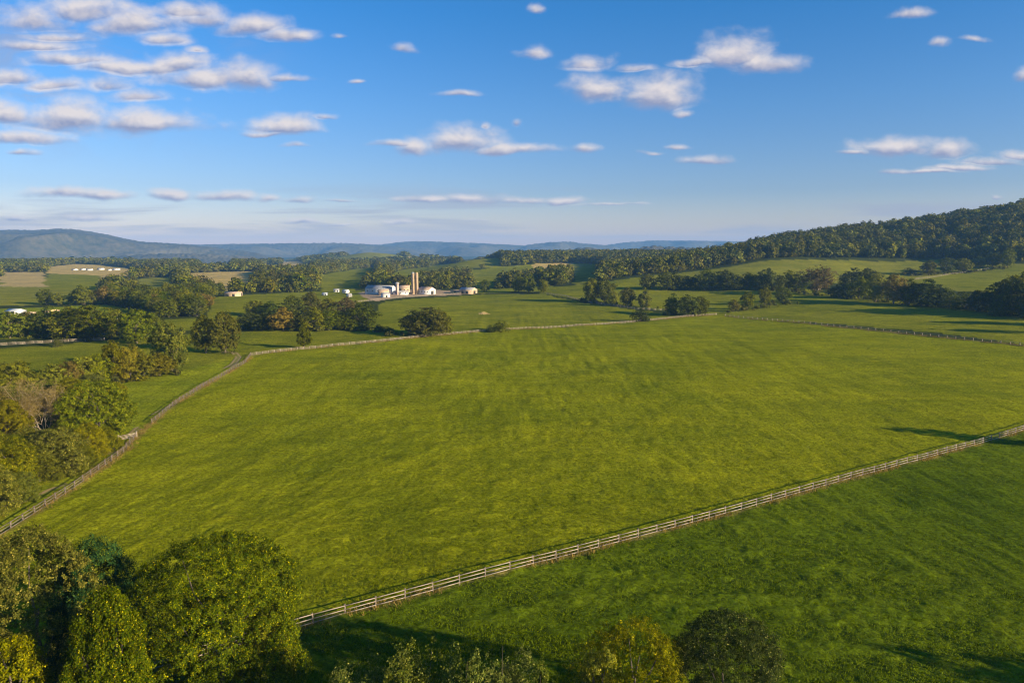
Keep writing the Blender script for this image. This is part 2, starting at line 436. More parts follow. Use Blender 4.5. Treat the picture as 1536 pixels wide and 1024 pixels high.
# ------------------------------------------------------------------ far hills
def mat_hill(name, c1, c2, scale):
    m, k, out = material(name)
    co = coords(k)
    a = k.noise(co, scale, 5, .65); b = k.noise(co, scale * .08, 4, .6)
    c = k.mix(k.maprange(a, .3, .7), c1, c2)
    c = k.mix(k.maprange(b, .45, .68, 0, .6), c, tuple(q * 1.5 for q in c2))
    principled(k, out, c, .95, None, .05)
    return m
M["hill"] = mat_hill("hill_forest", (.022,.030,.014), (.105,.088,.050), .022)
HILLS = [
 ("long wooded mountain with a rounded summit on the left skyline", 4800, 1500, [(-260,352),(-120,349),(0,345.5),(60,346),(100,343.5),(130,346),(170,353),(200,360),(215,363),(260,366),(310,370),(360,376),(430,386)]),
 ("low dark wooded ridge below the left mountain", 3700, 800, [(120,390),(190,384),(260,380.5),(320,382),(380,386),(450,393)]),
 ("blue wooded ridge with a nearly level top right of the left mountain", 6600, 1700, [(150,374),(230,364.5),(300,367.5),(390,366),(500,364.5),(545,366),(600,371),(680,380)]),
 ("pale blue sliver of ridge seen in the gap between two nearer hills", 10600, 1300, [(480,371),(540,367),(580,367.5),(640,371)]),
 ("blue hill with a rounded top behind the twin silos", 7600, 1800, [(520,376),(575,367),(600,363.5),(620,362),(680,363.5),(740,366),(790,369),(850,378)]),
 ("blue double-topped hill at the middle of the skyline", 7000, 1500, [(750,374),(790,368),(825,363.5),(855,363),(880,366),(915,369),(960,376)]),
 ("blue flat-topped mountain left of the wooded slope", 8000, 1800, [(870,376),(905,368),(940,363.5),(980,361),(1040,361.5),(1110,362.5),(1180,365),(1260,371),(1340,378)]),
 ("small dark wooded knoll before the double-topped hill", 3200, 500, [(800,383),(835,377),(870,372.5),(905,374),(950,380)]),
 ("low dark wooded hill below the flat-topped mountain", 3000, 450, [(920,378),(950,373),(975,370),(1020,372),(1065,375.5),(1110,381)]),
]
for q, (lab, d, wd, prof) in enumerate(HILLS):
    d *= 1.15 if d < 9000 else 1.0
    pxs = np.array([p[0] for p in prof], float); pys = np.array([p[1] for p in prof], float)
    fine = np.arange(pxs[0], pxs[-1] + .1, 1.6)
    zz = np.interp(fine, pxs, [CAM_H + ray(a, b)[2] * d for a, b in zip(pxs, pys)])
    ker = np.ones(9) / 9; zz = np.convolve(np.pad(zz, 4, mode="edge"), ker, "valid")
    e = np.clip(np.minimum(fine - fine[0], fine[-1] - fine) / 40, 0, 1); zz = (zz + 62) * (e * .75 + .25)
    t = np.concatenate([np.linspace(-1, 0, 60), np.linspace(.1, 1, 10)])
    tt, xx = np.meshgrid(t, (fine - CX) / F, indexing="ij")
    yy = d + tt * wd; X = xx * yy
    crest = np.tile(zz, (len(t), 1))
    shape = .5 + .5 * np.cos(np.pi * np.abs(tt) ** .85)
    spur = (vnoise(X / 520 + q * 9, yy / 900, 3 + q) - .5) * 1.25 + (vnoise(X / 170, yy / 300 + q * 5, 8 + q) - .5) * .5
    bell = np.clip(np.abs(tt) * 3, 0, 1) * np.clip((1 - np.abs(tt)) * 4, 0, 1)
    z = crest * np.minimum(np.clip(shape + spur * bell, 0, 1.2), 1.0 - .35 * np.clip(np.abs(tt) - .02, 0, 1)) + 14 * (vnoise(X / 14, yy / 22, 21) - .35) * np.clip(1.05 - np.abs(tt), 0, 1) * e - 62
    nr, nc = X.shape
    i = (np.arange(nr - 1)[:, None] * nc + np.arange(nc - 1)[None]); 
    f = np.stack([i, i + 1, i + nc + 1, i + nc], -1).reshape(-1, 4)
    me = mesh_np("hills", np.column_stack([X.ravel(), yy.ravel(), z.ravel()]), f, False)
    me.materials.append(M["hill"])
    tag(obj("hills", me), lab, "hill", kind="structure")

# ------------------------------------------------------------------ trees
def envelope(kind, t):
    if kind == "round":  return np.sqrt(np.clip(1 - (2 * t - .92) ** 2 / 1.17, 0, 1))
    if kind == "oval":   return np.sqrt(np.clip(1 - (2 * t - .95) ** 2 / 1.1, 0, 1)) * (1 - .22 * t)
    if kind == "cone":   return np.clip(1.02 - t, 0, 1) ** .62 * np.clip(t * 7, .3, 1)
    if kind == "spire":  return np.clip(1.02 - t, 0, 1) ** .5 * np.clip(t * 3, .35, 1)
    if kind == "bush":   return np.sqrt(np.clip(1 - (t - .28) ** 2 / .56, 0, 1))
    return np.sqrt(np.clip(1 - (2 * t - 1) ** 2, 0, 1))
def leaf_quads(p, nrm, size, g, aspect=.6):
    m = len(p)
    nrm = nrm / (np.linalg.norm(nrm, axis=1)[:, None] + 1e-9)
    a = np.cross(nrm, g.normal(size=(m, 3))); a /= np.linalg.norm(a, axis=1)[:, None] + 1e-9
    b = np.cross(nrm, a)
    s = (size * g.uniform(.6, 1.35, m))[:, None]
    fold = nrm * s * g.uniform(-.25, .05, m)[:, None]
    v = np.stack([p - a * s, p - b * s * aspect + fold, p + a * s * 1.05, p + b * s * aspect + fold], 1).reshape(-1, 3)
    return v, np.arange(m * 4).reshape(m, 4)
def crown_points(kind, seed, nclump, nleaf, base=.22, hollow=.55, clump=.34, lean=0.0, inner=.12, rnd=.26, per=12, spray=.022, sep=.36, under=.6):
    """unit tree: height 1, crown radius .5; returns clump centres and leaf points with outward normals"""
    g = np.random.default_rng(seed)
    cs, rs = [], []
    k = 0
    while len(cs) < nclump and k < 20000:
        k += 1
        t = g.uniform(0.02, 1); ang = g.uniform(0, 2 * math.pi)
        e = float(envelope(kind, np.array(t)))
        if e < .12 or g.uniform() > .25 + .75 * e: continue
        q = hollow + (1 - hollow) * math.sqrt(g.uniform())
        lob = 1 + .16 * math.sin(2 * ang + seed) + .16 * math.sin(3 * ang + 1.7 * seed + 3 * t) + .10 * math.sin(5 * ang - seed + 6 * t)
        rc = clump * .5 * (.55 + .6 * e) * g.uniform(.65, 1.25)
        rad = max(.5 * e * lob - rc * .75, 0.01) * q
        zc = base + (1 - base) * t - rc * .6 * (t > .6)
        c = np.array((rad * math.cos(ang) + lean * t, rad * math.sin(ang), zc))
        if cs and (np.linalg.norm(np.array(cs) - c, axis=1) < sep * (np.array(rs) + rc)).any() and g.uniform() < (.85 if sep < .5 else .985): continue
        cs.append(c); rs.append(rc)
    cs, rs = np.array(cs), np.array(rs)
    total, nleaf = nleaf, max(nleaf // per, 1)          # leaves come in sprays of `per`
    w = rs ** 2; idx = g.choice(len(cs), nleaf, p=w / w.sum())
    d = g.normal(size=(nleaf, 3)); d /= np.linalg.norm(d, axis=1)[:, None]
    d[:, 2] = np.where((d[:, 2] < -.2) & (g.uniform(size=nleaf) < under), -d[:, 2], d[:, 2])
    rad = np.where(g.uniform(size=nleaf) < inner, g.uniform(.2, .8, nleaf), .76 + .30 * g.uniform(size=nleaf) + .22 * g.uniform(size=nleaf) ** 4)
    p = cs[idx] + d * (rs[idx] * rad)[:, None] * np.array((1.0, 1.0, .8))
    axis = np.array((0, 0, base + .35))
    outw = p - axis; outw /= np.linalg.norm(outw, axis=1)[:, None] + 1e-9
    nrm = d * .85 + outw * .35 + np.array((0, 0, .15)) + g.normal(size=(nleaf, 3)) * rnd * 1.25
    p, nrm = np.repeat(p, per, axis=0), np.repeat(nrm, per, axis=0)
    p = p + g.normal(size=p.shape) * spray * np.array((1, 1, .7)); nrm = nrm + g.normal(size=nrm.shape) * rnd
    return cs, rs, p, nrm, g
def make_tree(seed, kind, nclump, nleaf, leaf, mat, base=.2, rnd=.26, leaders=0, per=12, spray=.022, sep=.36, under=.6, trunk_r=.022, bark="bark", clump=.34, hollow=.55, limbs=10, aspect=.6, inner=.12, hm=1.0, wm=1.0, thin=0.0):
    """crown mesh and trunk mesh of a unit tree stretched to hm x wm"""
    cs, rs, p, nrm, g = crown_points(kind, seed, nclump, nleaf, base, hollow, clump, inner=inner, rnd=rnd, per=per, spray=spray, sep=sep, under=under)
    if leaders:      # several upright leading shoots
        P4, N4, C4, R4 = [p], [nrm], [cs], [rs]
        for q in range(leaders):
            a = 2 * math.pi * (q + .3 * g.uniform()) / leaders; rr_ = g.uniform(.16, .34); hz = g.uniform(.72, 1.0)
            c2, r2, p2, n2, _ = crown_points("spire", seed * 7 + q, nclump // 2, nleaf // leaders, .0, .3, .5, rnd=rnd)
            sc = np.array((.60, .60, hz * .66)); off = np.array((rr_ * math.cos(a), rr_ * math.sin(a), hz * .38))
            P4.append(p2 * sc + off); N4.append(n2); C4.append(c2 * sc + off); R4.append(r2 * .3)
        p, nrm, cs, rs = np.concatenate(P4), np.concatenate(N4), np.concatenate(C4), np.concatenate(R4)
        p[:len(P4[0]), 2] *= .8
    if thin: keep = g.uniform(size=len(p)) > thin; p, nrm = p[keep], nrm[keep]
    S = np.array((wm, wm, hm))
    v, f = leaf_quads(p * S, nrm / S, leaf, g, aspect)
    cm = mesh_np("crown", v, f); cm.materials.append(M[mat])
    b = MB()
    top = .50 if leaders else .80 if kind in ("cone", "spire") else .62
    zs = np.linspace(-.02, top, 7); bend = g.normal(size=(7, 2)) * .008; bend[0] = bend[1] = 0
    tp = np.column_stack([bend[:, 0] * wm, bend[:, 1] * wm, zs * hm])
    tr = trunk_r * hm * np.array([1.55, 1.08, .95, .82, .66, .48, .28]); b.tube(tp, tr, 9)
    order = g.permutation(len(cs))[:limbs]
    for o in order:
        c = cs[o] * S; z0 = min(max(base * .75, cs[o][2] - .28), top * .92)
        i = np.interp(z0, zs, np.arange(7)); k = int(i)
        s0 = np.array((np.interp(z0, zs, tp[:, 0]), np.interp(z0, zs, tp[:, 1]), z0 * hm))
        mid = s0 * .45 + c * .55 + np.array((0, 0, -.03 * hm)) + g.normal(size=3) * .015 * hm
        r0 = trunk_r * hm * .42
        b.tube([s0, s0 * .75 + mid * .25, mid, c], [r0, r0 * .85, r0 * .6, r0 * .2], 6)
    tm = b.mesh("trunk", M[bark], True)
    return cm, tm
print("building tree kinds")
MID = {}      # kinds used for trees some hundreds of metres away; the meshes are 10 m x 10 m
def mid(name, seed, kind, mat, **kw):
    a = dict(nclump=40, nleaf=9000, leaf=.20, hm=10.0, wm=10.0); a.update(kw)
    MID[name] = make_tree(seed, kind, mat=mat, **a)
for i in range(3):
    mid("round%d" % i, 11 + i, "round", "leaf_oak", nclump=46 + 5 * i, base=.07, clump=.30)
    mid("dark%d" % i, 21 + i, "round", "leaf_dark", nclump=42, base=.03, clump=.31)
    mid("yellow%d" % i, 31 + i, "round", "leaf_yellow", nclump=40, base=.05, clump=.30)
    mid("oval%d" % i, 41 + i, "oval", "leaf_oak", nclump=38, base=.08, clump=.30)
mid("tall0", 51, "oval", "leaf_yellow", nclump=24, base=.12, clump=.30)
mid("tall1", 52, "cone", "leaf_oak", nclump=26, base=.10, clump=.30)
mid("brown0", 61, "round", "leaf_brown", nclump=34, base=.20, bark="bark_pale", thin=.35, limbs=22, trunk_r=.024)
mid("brown1", 62, "round", "leaf_brown", nclump=30, base=.14)
for i in range(3): mid("bush%d" % i, 71 + i, "bush", ("leaf_dark", "leaf_oak", "leaf_yellow")[i], nclump=32, base=.0, clump=.36, nleaf=7000)
# finer kinds for the wood beside the left fence, 100 to 150 m away
for i, (mat, kind) in enumerate((("leaf_oak","round"),("leaf_yellow","round"),("leaf_yellow","oval"),("leaf_gold","bush"),("leaf_oak","bush"),("leaf_yellow","bush"))):
    mid("fine%d" % i, 81 + i, kind, mat, nclump=170, nleaf=32000, leaf=.115, sep=.6, under=.9, spray=.015, hollow=.75, base=.10 if kind != "bush" else .02, clump=.175)

def place_tree(kinds, label, x, y, h, w, rz=None, name="tree", cat="tree", group=None, z=None, sink=.1):
    cm, tm = kinds
    z = float(height(np.array([x]), np.array([y]))[0]) if z is None else z
    t = thing(name, label, cat, (x, y, z - sink), random.uniform(0, 6.28) if rz is None else rz, group)
    t.scale = (w / 10.0, w / 10.0 * random.uniform(.92, 1.08), h / 10.0)
    obj("crown", cm, t); obj("trunk", tm, t)
    return t
ORD = ["first","second","third","fourth","fifth","sixth","seventh","eighth","ninth","tenth","eleventh","twelfth","thirteenth","fourteenth","fifteenth","sixteenth","seventeenth","eighteenth","nineteenth","twentieth"]
def ordinal(i, n_):
    if n_ == 1: return "only"
    if i == 0: return "leftmost"
    if i == n_ - 1: return "rightmost"
    return ORD[i]
OCC = []      # (x, y, radius) already taken
KINDLOOK = {"round":"round green", "dark":"dark round", "yellow":"yellow-green round", "oval":"oval green", "tall":"narrow upright", "brown":"brownish spreading", "bush":"low bushy", "fine":"leafy"}
def row(entries, where, group, noun="tree"):
    """entries: (px, base row, top row, width px, kind, variant[, name])"""
    es = sorted(entries, key=lambda e: e[0])
    for i, e in enumerate(es):
        px, yb, yt, wpx, kd = e[:5]
        x, y, z = ground_at(px, yb); s = px_scale(x, y, z)
        h = (yb - yt) * s * 1.03; w = wpx * s
        look = KINDLOOK[kd.rstrip("0123456789")] if len(e) < 6 else e[5]
        nm = "bush" if kd.startswith("bush") or kd in ("fine3","fine4","fine5") else "tree"
        who = ordinal(i, len(es))
        lab = f"{look} {nm}, {who} of the {where}" if len(es) > 1 else f"{look} {nm} {where}"
        if who not in ("leftmost", "rightmost", "only"): lab = f"{look} {nm}, {who} from the left in the {where}"
        name = e[6] if len(e) > 6 else nm
        place_tree(MID[kd], lab, x, y, h, w, name=name, cat=nm, group=group)
        OCC.append((x, y, w * .5))

row([(15,507,466,57,"round0"),(42,503,468,42,"yellow0"),(74,505,458,51,"dark0"),(104,508,459,55,"round1"),(140,509,456,71,"round2"),(176,502,464,38,"oval0"),(205,515,462,55,"round0"),(230,506,468,40,"oval1")],
    "row behind the far left paddock", "trees behind the far left paddock")
row([(258,556,482,60,"round1","large full-crowned"),(309,529,473,44,"oval0","oval green"),(338,529,466,50,"round0","tall spreading")],
    "three big trees by the fence corner", "big trees by the fence corner")
row([(20,602,540,74,"yellow1"),(-12,596,548,62,"round2"),(84,592,545,52,"yellow0"),(106,588,541,46,"brown1"),(126,583,533,48,"yellow2"),(150,578,530,46,"round1"),(173,574,510,40,"tall0"),(196,571,516,46,"yellow1"),(216,569,526,42,"yellow2"),(240,563,529,40,"yellow0")],
    "left pasture hedgerow", "trees in the left pasture hedgerow")
row([(375,493,468,36,"round0"),(396,495,468,38,"dark1"),(425,496,462,40,"brown1"),(446,495,466,34,"dark2"),(470,496,460,40,"round1"),(494,495,462,38,"oval2"),(518,494,467,36,"round2"),(544,494,455,46,"dark0")],
    "belt left of the pasture", "trees in the belt left of the pasture")
row([(384,474,450,36,"round2"),(408,476,452,40,"dark2"),(440,476,443,38,"oval0"),(466,472,437,36,"round0"),(492,470,448,30,"yellow0"),(520,470,446,32,"brown1"),(548,472,452,26,"dark1")],
    "tree line below the cottages", "trees below the farm cottages")
row([(456,522,484,25,"tall1","small upright")], "standing alone at the far fence line", None)
row([(622,503,466,44,"dark1"),(639,504,460,66,"round2","broad round"),(664,502,466,38,"oval1")],
    "clump beyond the far fence", "tree clump beyond the far fence")
row([(569,497,486,18,"bush0"),(582,499,489,14,"bush0"),(736,498,487,16,"bush0"),(752,497,481,32,"bush1")], "bushes along the pasture ditch", "bushes along the ditch")
row([(727,438,419,18,"round1"),(778,438,414,26,"round0"),(793,439,413,22,"oval1"),(815,439,419,18,"round2")],
    "four trees right of the white barn", "trees right of the white barn")
row([(888,453,417,28,"round0"),(907,453,416,36,"oval2"),(942,459,431,26,"oval0"),(966,460,431,22,"tall1"),(936,448,434,16,"yellow0"),(920,456,436,20,"yellow1")],
    "group on the middle fence line", "trees on the middle fence line")
row([(972,434,410,27,"round1"),(1001,435,407,28,"round2")], "pair at the left end of the dark hedgerow", "pair at the end of the dark hedgerow")
row([(962,482,459,28,"bush0","dark rounded")], "beside the far fence left of its corner", None)
row([(1007,472,440,26,"dark0"),(1030,473,442,38,"dark2"),(1050,473,444,28,"round0")],
    "dark clump behind the fence corner", "dark clump behind the fence corner")
row([(1100,467,449,17,"yellow0"),(1121,464,437,23,"round1"),(1147,456,430,22,"round2"),(1173,453,430,25,"round0")],
    "four small trees before the dark hedgerow", "small trees before the dark hedgerow")
hr = np.random.default_rng(5)
row([(1012 + 15.5 * i, 434 + hr.uniform(-1.5, 1.5) - (i < 4) * 1.0, 413 - hr.uniform(0, 6) - (7 if i in (3, 5, 9, 11) else 0), hr.uniform(26, 36), ("dark0","dark1","dark2","round1")[i % 4]) for i in range(13)],
    "dark hedgerow", "trees of the dark hedgerow")
row([(1226,442,398,50,"brown0","brown sparse-leaved")], "with pale limbs in the dark hedgerow", None)
row([(1258,446,422,32,"bush0"),(1276,434,402,34,"dark0"),(1302,434,401,36,"dark1"),(1288,448,414,34,"round1"),(1313,453,411,36,"yellow0"),(1340,456,412,40,"brown1"),(1364,457,419,36,"dark2"),(1392,459,419,54,"dark0")],
    "hedgerow right of the brown tree", "trees in the right hedgerow")
row([(1424,461,437,32,"bush0"),(1446,464,438,36,"bush0"),(1467,467,434,38,"dark1"),(1492,469,425,42,"dark2"),(1517,471,412,52,"round0"),(1545,476,408,64,"dark0"),(1500,473,442,36,"bush0"),(1530,474,445,30,"bush1")],
    "dense hedge at the right edge", "trees of the dense right hedge")
row([(1364,411,401,22,"bush0"),(1393,413,390,26,"oval1"),(1420,409,386,27,"round0"),(1444,408,387,25,"round2"),(1467,401,384,23,"round1"),(1489,400,380,23,"round0"),(1511,401,372,21,"round2")],
    "tree line below the wooded slope", "trees below the wooded slope")
row([(87,520,505,17,"bush1","small rounded")], "standing against the far left paddock fence", None)
# wood beside the left fence
row([(10,690,600,84,"fine1"),(150,664,569,92,"fine0","big bright green"),(118,646,598,62,"fine2"),(22,640,578,72,"fine0")],
    "trees around the bare tree", "trees in the wood by the left fence")
row([(60,612,574,60,"fine0"),(108,618,566,60,"fine2"),(-20,650,584,80,"fine1"),(170,608,572,44,"fine2"),(140,610,560,52,"fine0"),(20,585,545,56,"fine1")], "trees behind the bare tree", "trees behind the bare tree")
row([(84,712,642,84,"fine3"),(134,690,634,58,"fine5"),(18,738,655,84,"fine3"),(58,722,668,66,"fine4"),(-14,770,690,78,"fine3"),(44,704,640,66,"fine5"),(-54,795,715,84,"fine5"),(172,652,622,40,"fine4"),(112,668,618,56,"fine4"),(96,690,640,60,"fine3"),(20,712,652,70,"fine4"),(116,706,662,54,"fine4"),(30,752,706,56,"fine4"),(8,745,690,60,"fine5"),(160,676,640,40,"fine3"),(-30,720,640,90,"fine3")],
    "bushes by the left fence", "bushes by the left fence")
# the bare tree
def bare_tree(px, yb, yt, wpx):
    x, y, z = ground_at(px, yb); s = px_scale(x, y, z)
    H, Wd = (yb - yt) * s, wpx * s
    g = np.random.default_rng(3); b = MB(); tips = []
    def grow(p, d, L, r, lv):
        m = 5; pts = [p]; q = p.copy(); dd = d.copy()
        for i in range(m):
            dd = dd + g.normal(size=3) * .13 + np.array((0, 0, .04)); dd /= np.linalg.norm(dd)
            q = q + dd * L / m; pts.append(q.copy())
        b.tube(pts, np.linspace(r, r * .5, m + 1), 6 if lv < 2 else 4)
        if lv >= 3: tips.extend([q.copy(), pts[3].copy(), pts[2].copy()])
        if lv == 5: return
        for k in range(3 if lv < 4 else 2):
            nd = dd + g.normal(size=3) * (.62 if lv < 3 else .75) + np.array((0, 0, .10)); nd /= np.linalg.norm(nd)
            st = pts[-1] if k < 2 else pts[3]
            grow(st, nd, L * g.uniform(.62, .80), r * .56, lv + 1)
    for k in range(5):
        a = k * 2 * math.pi / 5 + .4; t = .75 if k else .1
        d = np.array((math.cos(a) * t, math.sin(a) * t, 1.0)); d /= np.linalg.norm(d)
        grow(np.array((0.12 * math.cos(a), .12 * math.sin(a), .5)), d, H * .36, .17, 1)
    b.tube([(0, 0, -.2), (0, 0, .4), (0, 0, .9)], [.42, .33, .24], 9)
    t = thing("bare_tree", "half-bare tan tree with pale spreading limbs beside the left fence", "tree", (x, y, z))
    obj("trunk", b.mesh("trunk", M["bark_pale"], True), t)
    tips = np.array(tips); nn = 26000
    idx = g.choice(len(tips), nn); p = tips[idx] + g.normal(size=(nn, 3)) * .38
    p = p[p[:, 2] > 1.8]
    v, f = leaf_quads(p, g.normal(size=p.shape) + np.array((0, 0, .5)), .10, g)
    cm = mesh_np("crown", v, f); cm.materials.append(M["leaf_tan"]); obj("crown", cm, t)
bare_tree(70, 668, 560, 150)

# ------------------------------------------------------------------ near trees
NEAR = {}
def near_kind(name, seed, kind, mat, h, w, nclump, nleaf, leaf, **kw):
    NEAR[name] = (make_tree(seed, kind, nclump, nleaf, leaf, mat, hm=h, wm=w, **kw))
def place_near(kinds, label, x, y, name="tree", cat="tree", group=None, rz=0.0, s=1.0):
    z = float(height(np.array([x]), np.array([y]))[0])
    t = thing(name, label, cat, (x, y, z - .1), rz, group); t.scale = (s, s, s)
    obj("crown", kinds[0], t); obj("trunk", kinds[1], t)
    return t
def top_at(px, py, d):
    v = ray(px, py) * d; return v[0], v[1], CAM_H + v[2]
# the big tree at the lower left, crown top near (330, 800)
def near_tree(name, px, ptop, d, wpx, seed, kind, mat, nclump, nleaf, leaf, label, objname="tree", cat="tree", **kw):
    x, y, zt = top_at(px, ptop, d)
    z0 = float(height(np.array([x]), np.array([y]))[0])
    zmid = z0 + (zt - z0) * .6
    w = wpx * px_scale(x, y, zmid)
    near_kind(name, seed, kind, mat, zt - z0, w, nclump, nleaf, leaf, **{**dict(per=14, spray=.11 / w, sep=.72, under=.97), **kw})
    return place_near(NEAR[name], label, x, y, objname, cat)
near_tree("big", 320, 801, 58, 238, 101, "round", "leaf_near", 420, 230000, .075, "large round tree with leaf tips coloured sunlit yellow, largest in the lower left corner", base=.02, clump=.125, limbs=10, rnd=.26, inner=.06, hollow=.86, trunk_r=.012)
near_tree("blue", 138, 804, 60, 140, 102, "oval", "leaf_blue", 300, 110000, .08, "dark bluish-green tree wedged between the two lower left trees", base=.03, clump=.145, limbs=8, rnd=.26, trunk_r=.014, inner=.06, hollow=.82)
near_tree("gold", 44, 788, 58, 190, 103, "round", "leaf_gold", 300, 100000, .085, "yellow-topped tree at the left edge below the fence's near end", base=.03, clump=.145, limbs=8, rnd=.26, trunk_r=.014, inner=.06, hollow=.82)
near_tree("side", 158, 882, 51, 104, 108, "round", "leaf_near", 280, 90000, .08, "smaller tree with tips coloured sunlit yellow, leaning on the big lower left tree", base=.04, clump=.15, hollow=.82, inner=.06)
near_tree("corner", 10, 955, 50, 130, 104, "round", "leaf_gold", 180, 40000, .09, "small yellow-green tree cut by the bottom left corner", base=.04, clump=.17, hollow=.8)
near_tree("ochre", 398, 925, 56, 84, 109, "round", "leaf_gold", 150, 36000, .08, "ochre-tinged small tree at the right foot of the big lower left tree", base=.04, clump=.17, hollow=.8)
def poplar(px, ptop, d, wpx, seed, label):
    near_tree("poplar%d" % seed, px, ptop, d, wpx, seed, "spire", "leaf_poplar", 34, 24000, .085, label, base=.12, clump=.30, hollow=.3, bark="bark", trunk_r=.006, limbs=26, rnd=.5, leaders=5, per=8, sep=.36, under=.6)
poplar(540, 966, 47, 200, 111, "young pale-leaved tree with a broad tip, leftmost of three at the bottom edge")
poplar(634, 948, 47, 175, 112, "young pale-leaved tree, middle and tallest of three at the bottom edge")
poplar(754, 946, 47, 160, 113, "young pale-leaved tree with a forked tip, rightmost of three at the bottom edge")
poplar(700, 962, 46, 90, 114, "slim pale-leaved sapling just left of the forked young tree")
poplar(806, 988, 45, 90, 115, "short pale-leaved sapling just right of the forked young tree")
near_tree("loose", 955, 936, 52, 215, 105, "round", "leaf_gold", 240, 70000, .075, "loose yellow-green tree left of the dark round tree at the bottom", base=.04, clump=.15, hollow=.8)
near_tree("thin", 905, 956, 50, 120, 116, "spire", "leaf_gold", 30, 14000, .09, "thin yellow-green sapling at the left side of the loose tree", base=.1, clump=.3)
near_tree("dense", 1092, 919, 54, 235, 106, "oval", "leaf_olive", 340, 120000, .07, "dense dark olive round tree at the bottom edge right of the middle", base=.02, clump=.125, rnd=.26, hollow=.86, inner=.06, trunk_r=.015)

# trees standing just outside the picture, whose shadows fall into it
for i, (x, y, h, w, kd) in enumerate(((60,40,15,12,"round1"),(86,50,14,12,"dark0"),(128,151,11,8,"round2"),(114,58,14,12,"round1"),
        (azd(1592,395)+(17,15,"dark1")),(azd(1612,372)+(18,15,"round0")),(azd(1600,345)+(16,14,"dark0")),(azd(1650,400)+(19,16,"round2")),(azd(1660,430)+(19,16,"dark2")))):
    place_tree(MID[kd], ["tall round tree", "broad round tree"][i % 2] + f" beyond the picture's edge, {ORD[i]} of those shading the fields", x, y, h, w, group="trees shading the near paddock")

def path_points(pl, step, start=0.0):
    pl = [np.array(p, float) for p in pl]; out = []; need = start
    for a, b in zip(pl[:-1], pl[1:]):
        L = np.linalg.norm(b - a); t = need
        while t < L: out.append(a + (b - a) * t / L); t += step
        need = t - L
    out.append(pl[-1]); return np.array(out)
# ------------------------------------------------------------------ woods
def crowns_stuff(name, pts, label, cat, quads, leaf, hr, wr, seed):
    """many tree crowns as one mass"""
    g = np.random.default_rng(seed)
    temps = []
    for k, (kind, base) in enumerate((("round", .05), ("oval", .05), ("round", .02), ("bush", 0.0), ("round", .1), ("cone", .05))):
        _, _, p, nrm, gg = crown_points(kind, seed * 10 + k, 14, quads, base, clump=.46, inner=.04, rnd=.16, per=1, spray=.0)
        v, f = leaf_quads(p, nrm, leaf, gg, .75)
        temps.append(v)
    V, T = [], []
    pts = np.asarray(pts); m = len(pts)
    pick = g.choice(6, m, p=[.28, .2, .22, .1, .14, .06])
    zz = height(pts[:, 0], pts[:, 1])
    q_ = g.uniform(size=m) ** 1.6; hh = hr[0] * .75 + (hr[1] * 1.2 - hr[0] * .75) * q_; ww = wr[0] * .75 + (wr[1] * 1.15 - wr[0] * .75) * np.clip(q_ + g.normal(size=m) * .22, 0, 1); an = g.uniform(0, 6.28, m); tint = g.uniform(size=m)
    for k in range(6):
        i = np.where(pick == k)[0]
        if not len(i): continue
        v = temps[k][None]
        ca, sa = np.cos(an[i])[:, None], np.sin(an[i])[:, None]
        x = (v[..., 0] * ca - v[..., 1] * sa) * ww[i][:, None] + pts[i, 0][:, None]
        y = (v[..., 0] * sa + v[..., 1] * ca) * ww[i][:, None] + pts[i, 1][:, None]
        z = v[..., 2] * hh[i][:, None] + zz[i][:, None]
        V.append(np.stack([x, y, z], -1).reshape(-1, 3)); T.append(np.repeat(tint[i], quads))
    V = np.concatenate(V); T = np.concatenate(T)
    me = mesh_np(name, V, np.arange(len(V)).reshape(-1, 4))
    a = me.attributes.new("tint", "FLOAT", "FACE"); a.data.foreach_set("value", T.astype(np.float32))
    me.materials.append(M["leaf_wood"])
    return tag(obj(name, me), label, cat, kind="stuff")
def scatter(region, step, jitter=.45, seed=1, margin=4.0):
    g = np.random.default_rng(seed)
    xs = [p[0] for p in region]; ys = [p[1] for p in region]
    X, Y = np.meshgrid(np.arange(min(xs), max(xs), step), np.arange(min(ys), max(ys), step))
    X[1::2] += step / 2
    X = (X + g.uniform(-jitter, jitter, X.shape) * step).ravel(); Y = (Y + g.uniform(-jitter, jitter, Y.shape) * step).ravel()
    k = inpoly(X, Y, region); X, Y = X[k], Y[k]
    bad = np.zeros(len(X), bool)
    for _, pl in FIELDS:
        for dx, dy in ((0, 0), (margin, 0), (-margin, 0), (0, margin), (0, -margin)): bad |= inpoly(X + dx, Y + dy, pl)
    bad |= inpoly(X, Y, YARD) | inpoly(X, Y, main_poly)
    for ox, oy, orr in OCC: bad |= np.hypot(X - ox, Y - oy) < orr + 2.5
    return np.column_stack([X[~bad], Y[~bad]])
valley = pd((-320,545),(0,548),(170,548),(185,520),(250,430),(372,430),(400,470),(330,590),(320,660),(400,690),(470,740),(545,770),(600,752),(720,752),(760,765),(840,748),(1000,1150),(1000,2000),(-320,2000))
hillw = pd((820,735),(900,760),(960,785),(1100,850),(1140,880),(1270,885),(1400,880),(1445,850),(1540,795),(1700,775),(2050,760),(2050,1260),(1140,1260),(1060,1500),(900,1500),(860,1300))
midw = pd((590,1330),(1140,1330),(1140,2000),(590,2000))
farw = pd((-320,2000),(1200,2000),(1300,4300),(-350,4300))
p_near = np.concatenate([scatter(valley, 8.8, seed=1), scatter(hillw, 8.4, seed=2)])
d_ = np.hypot(p_near[:, 0], p_near[:, 1])
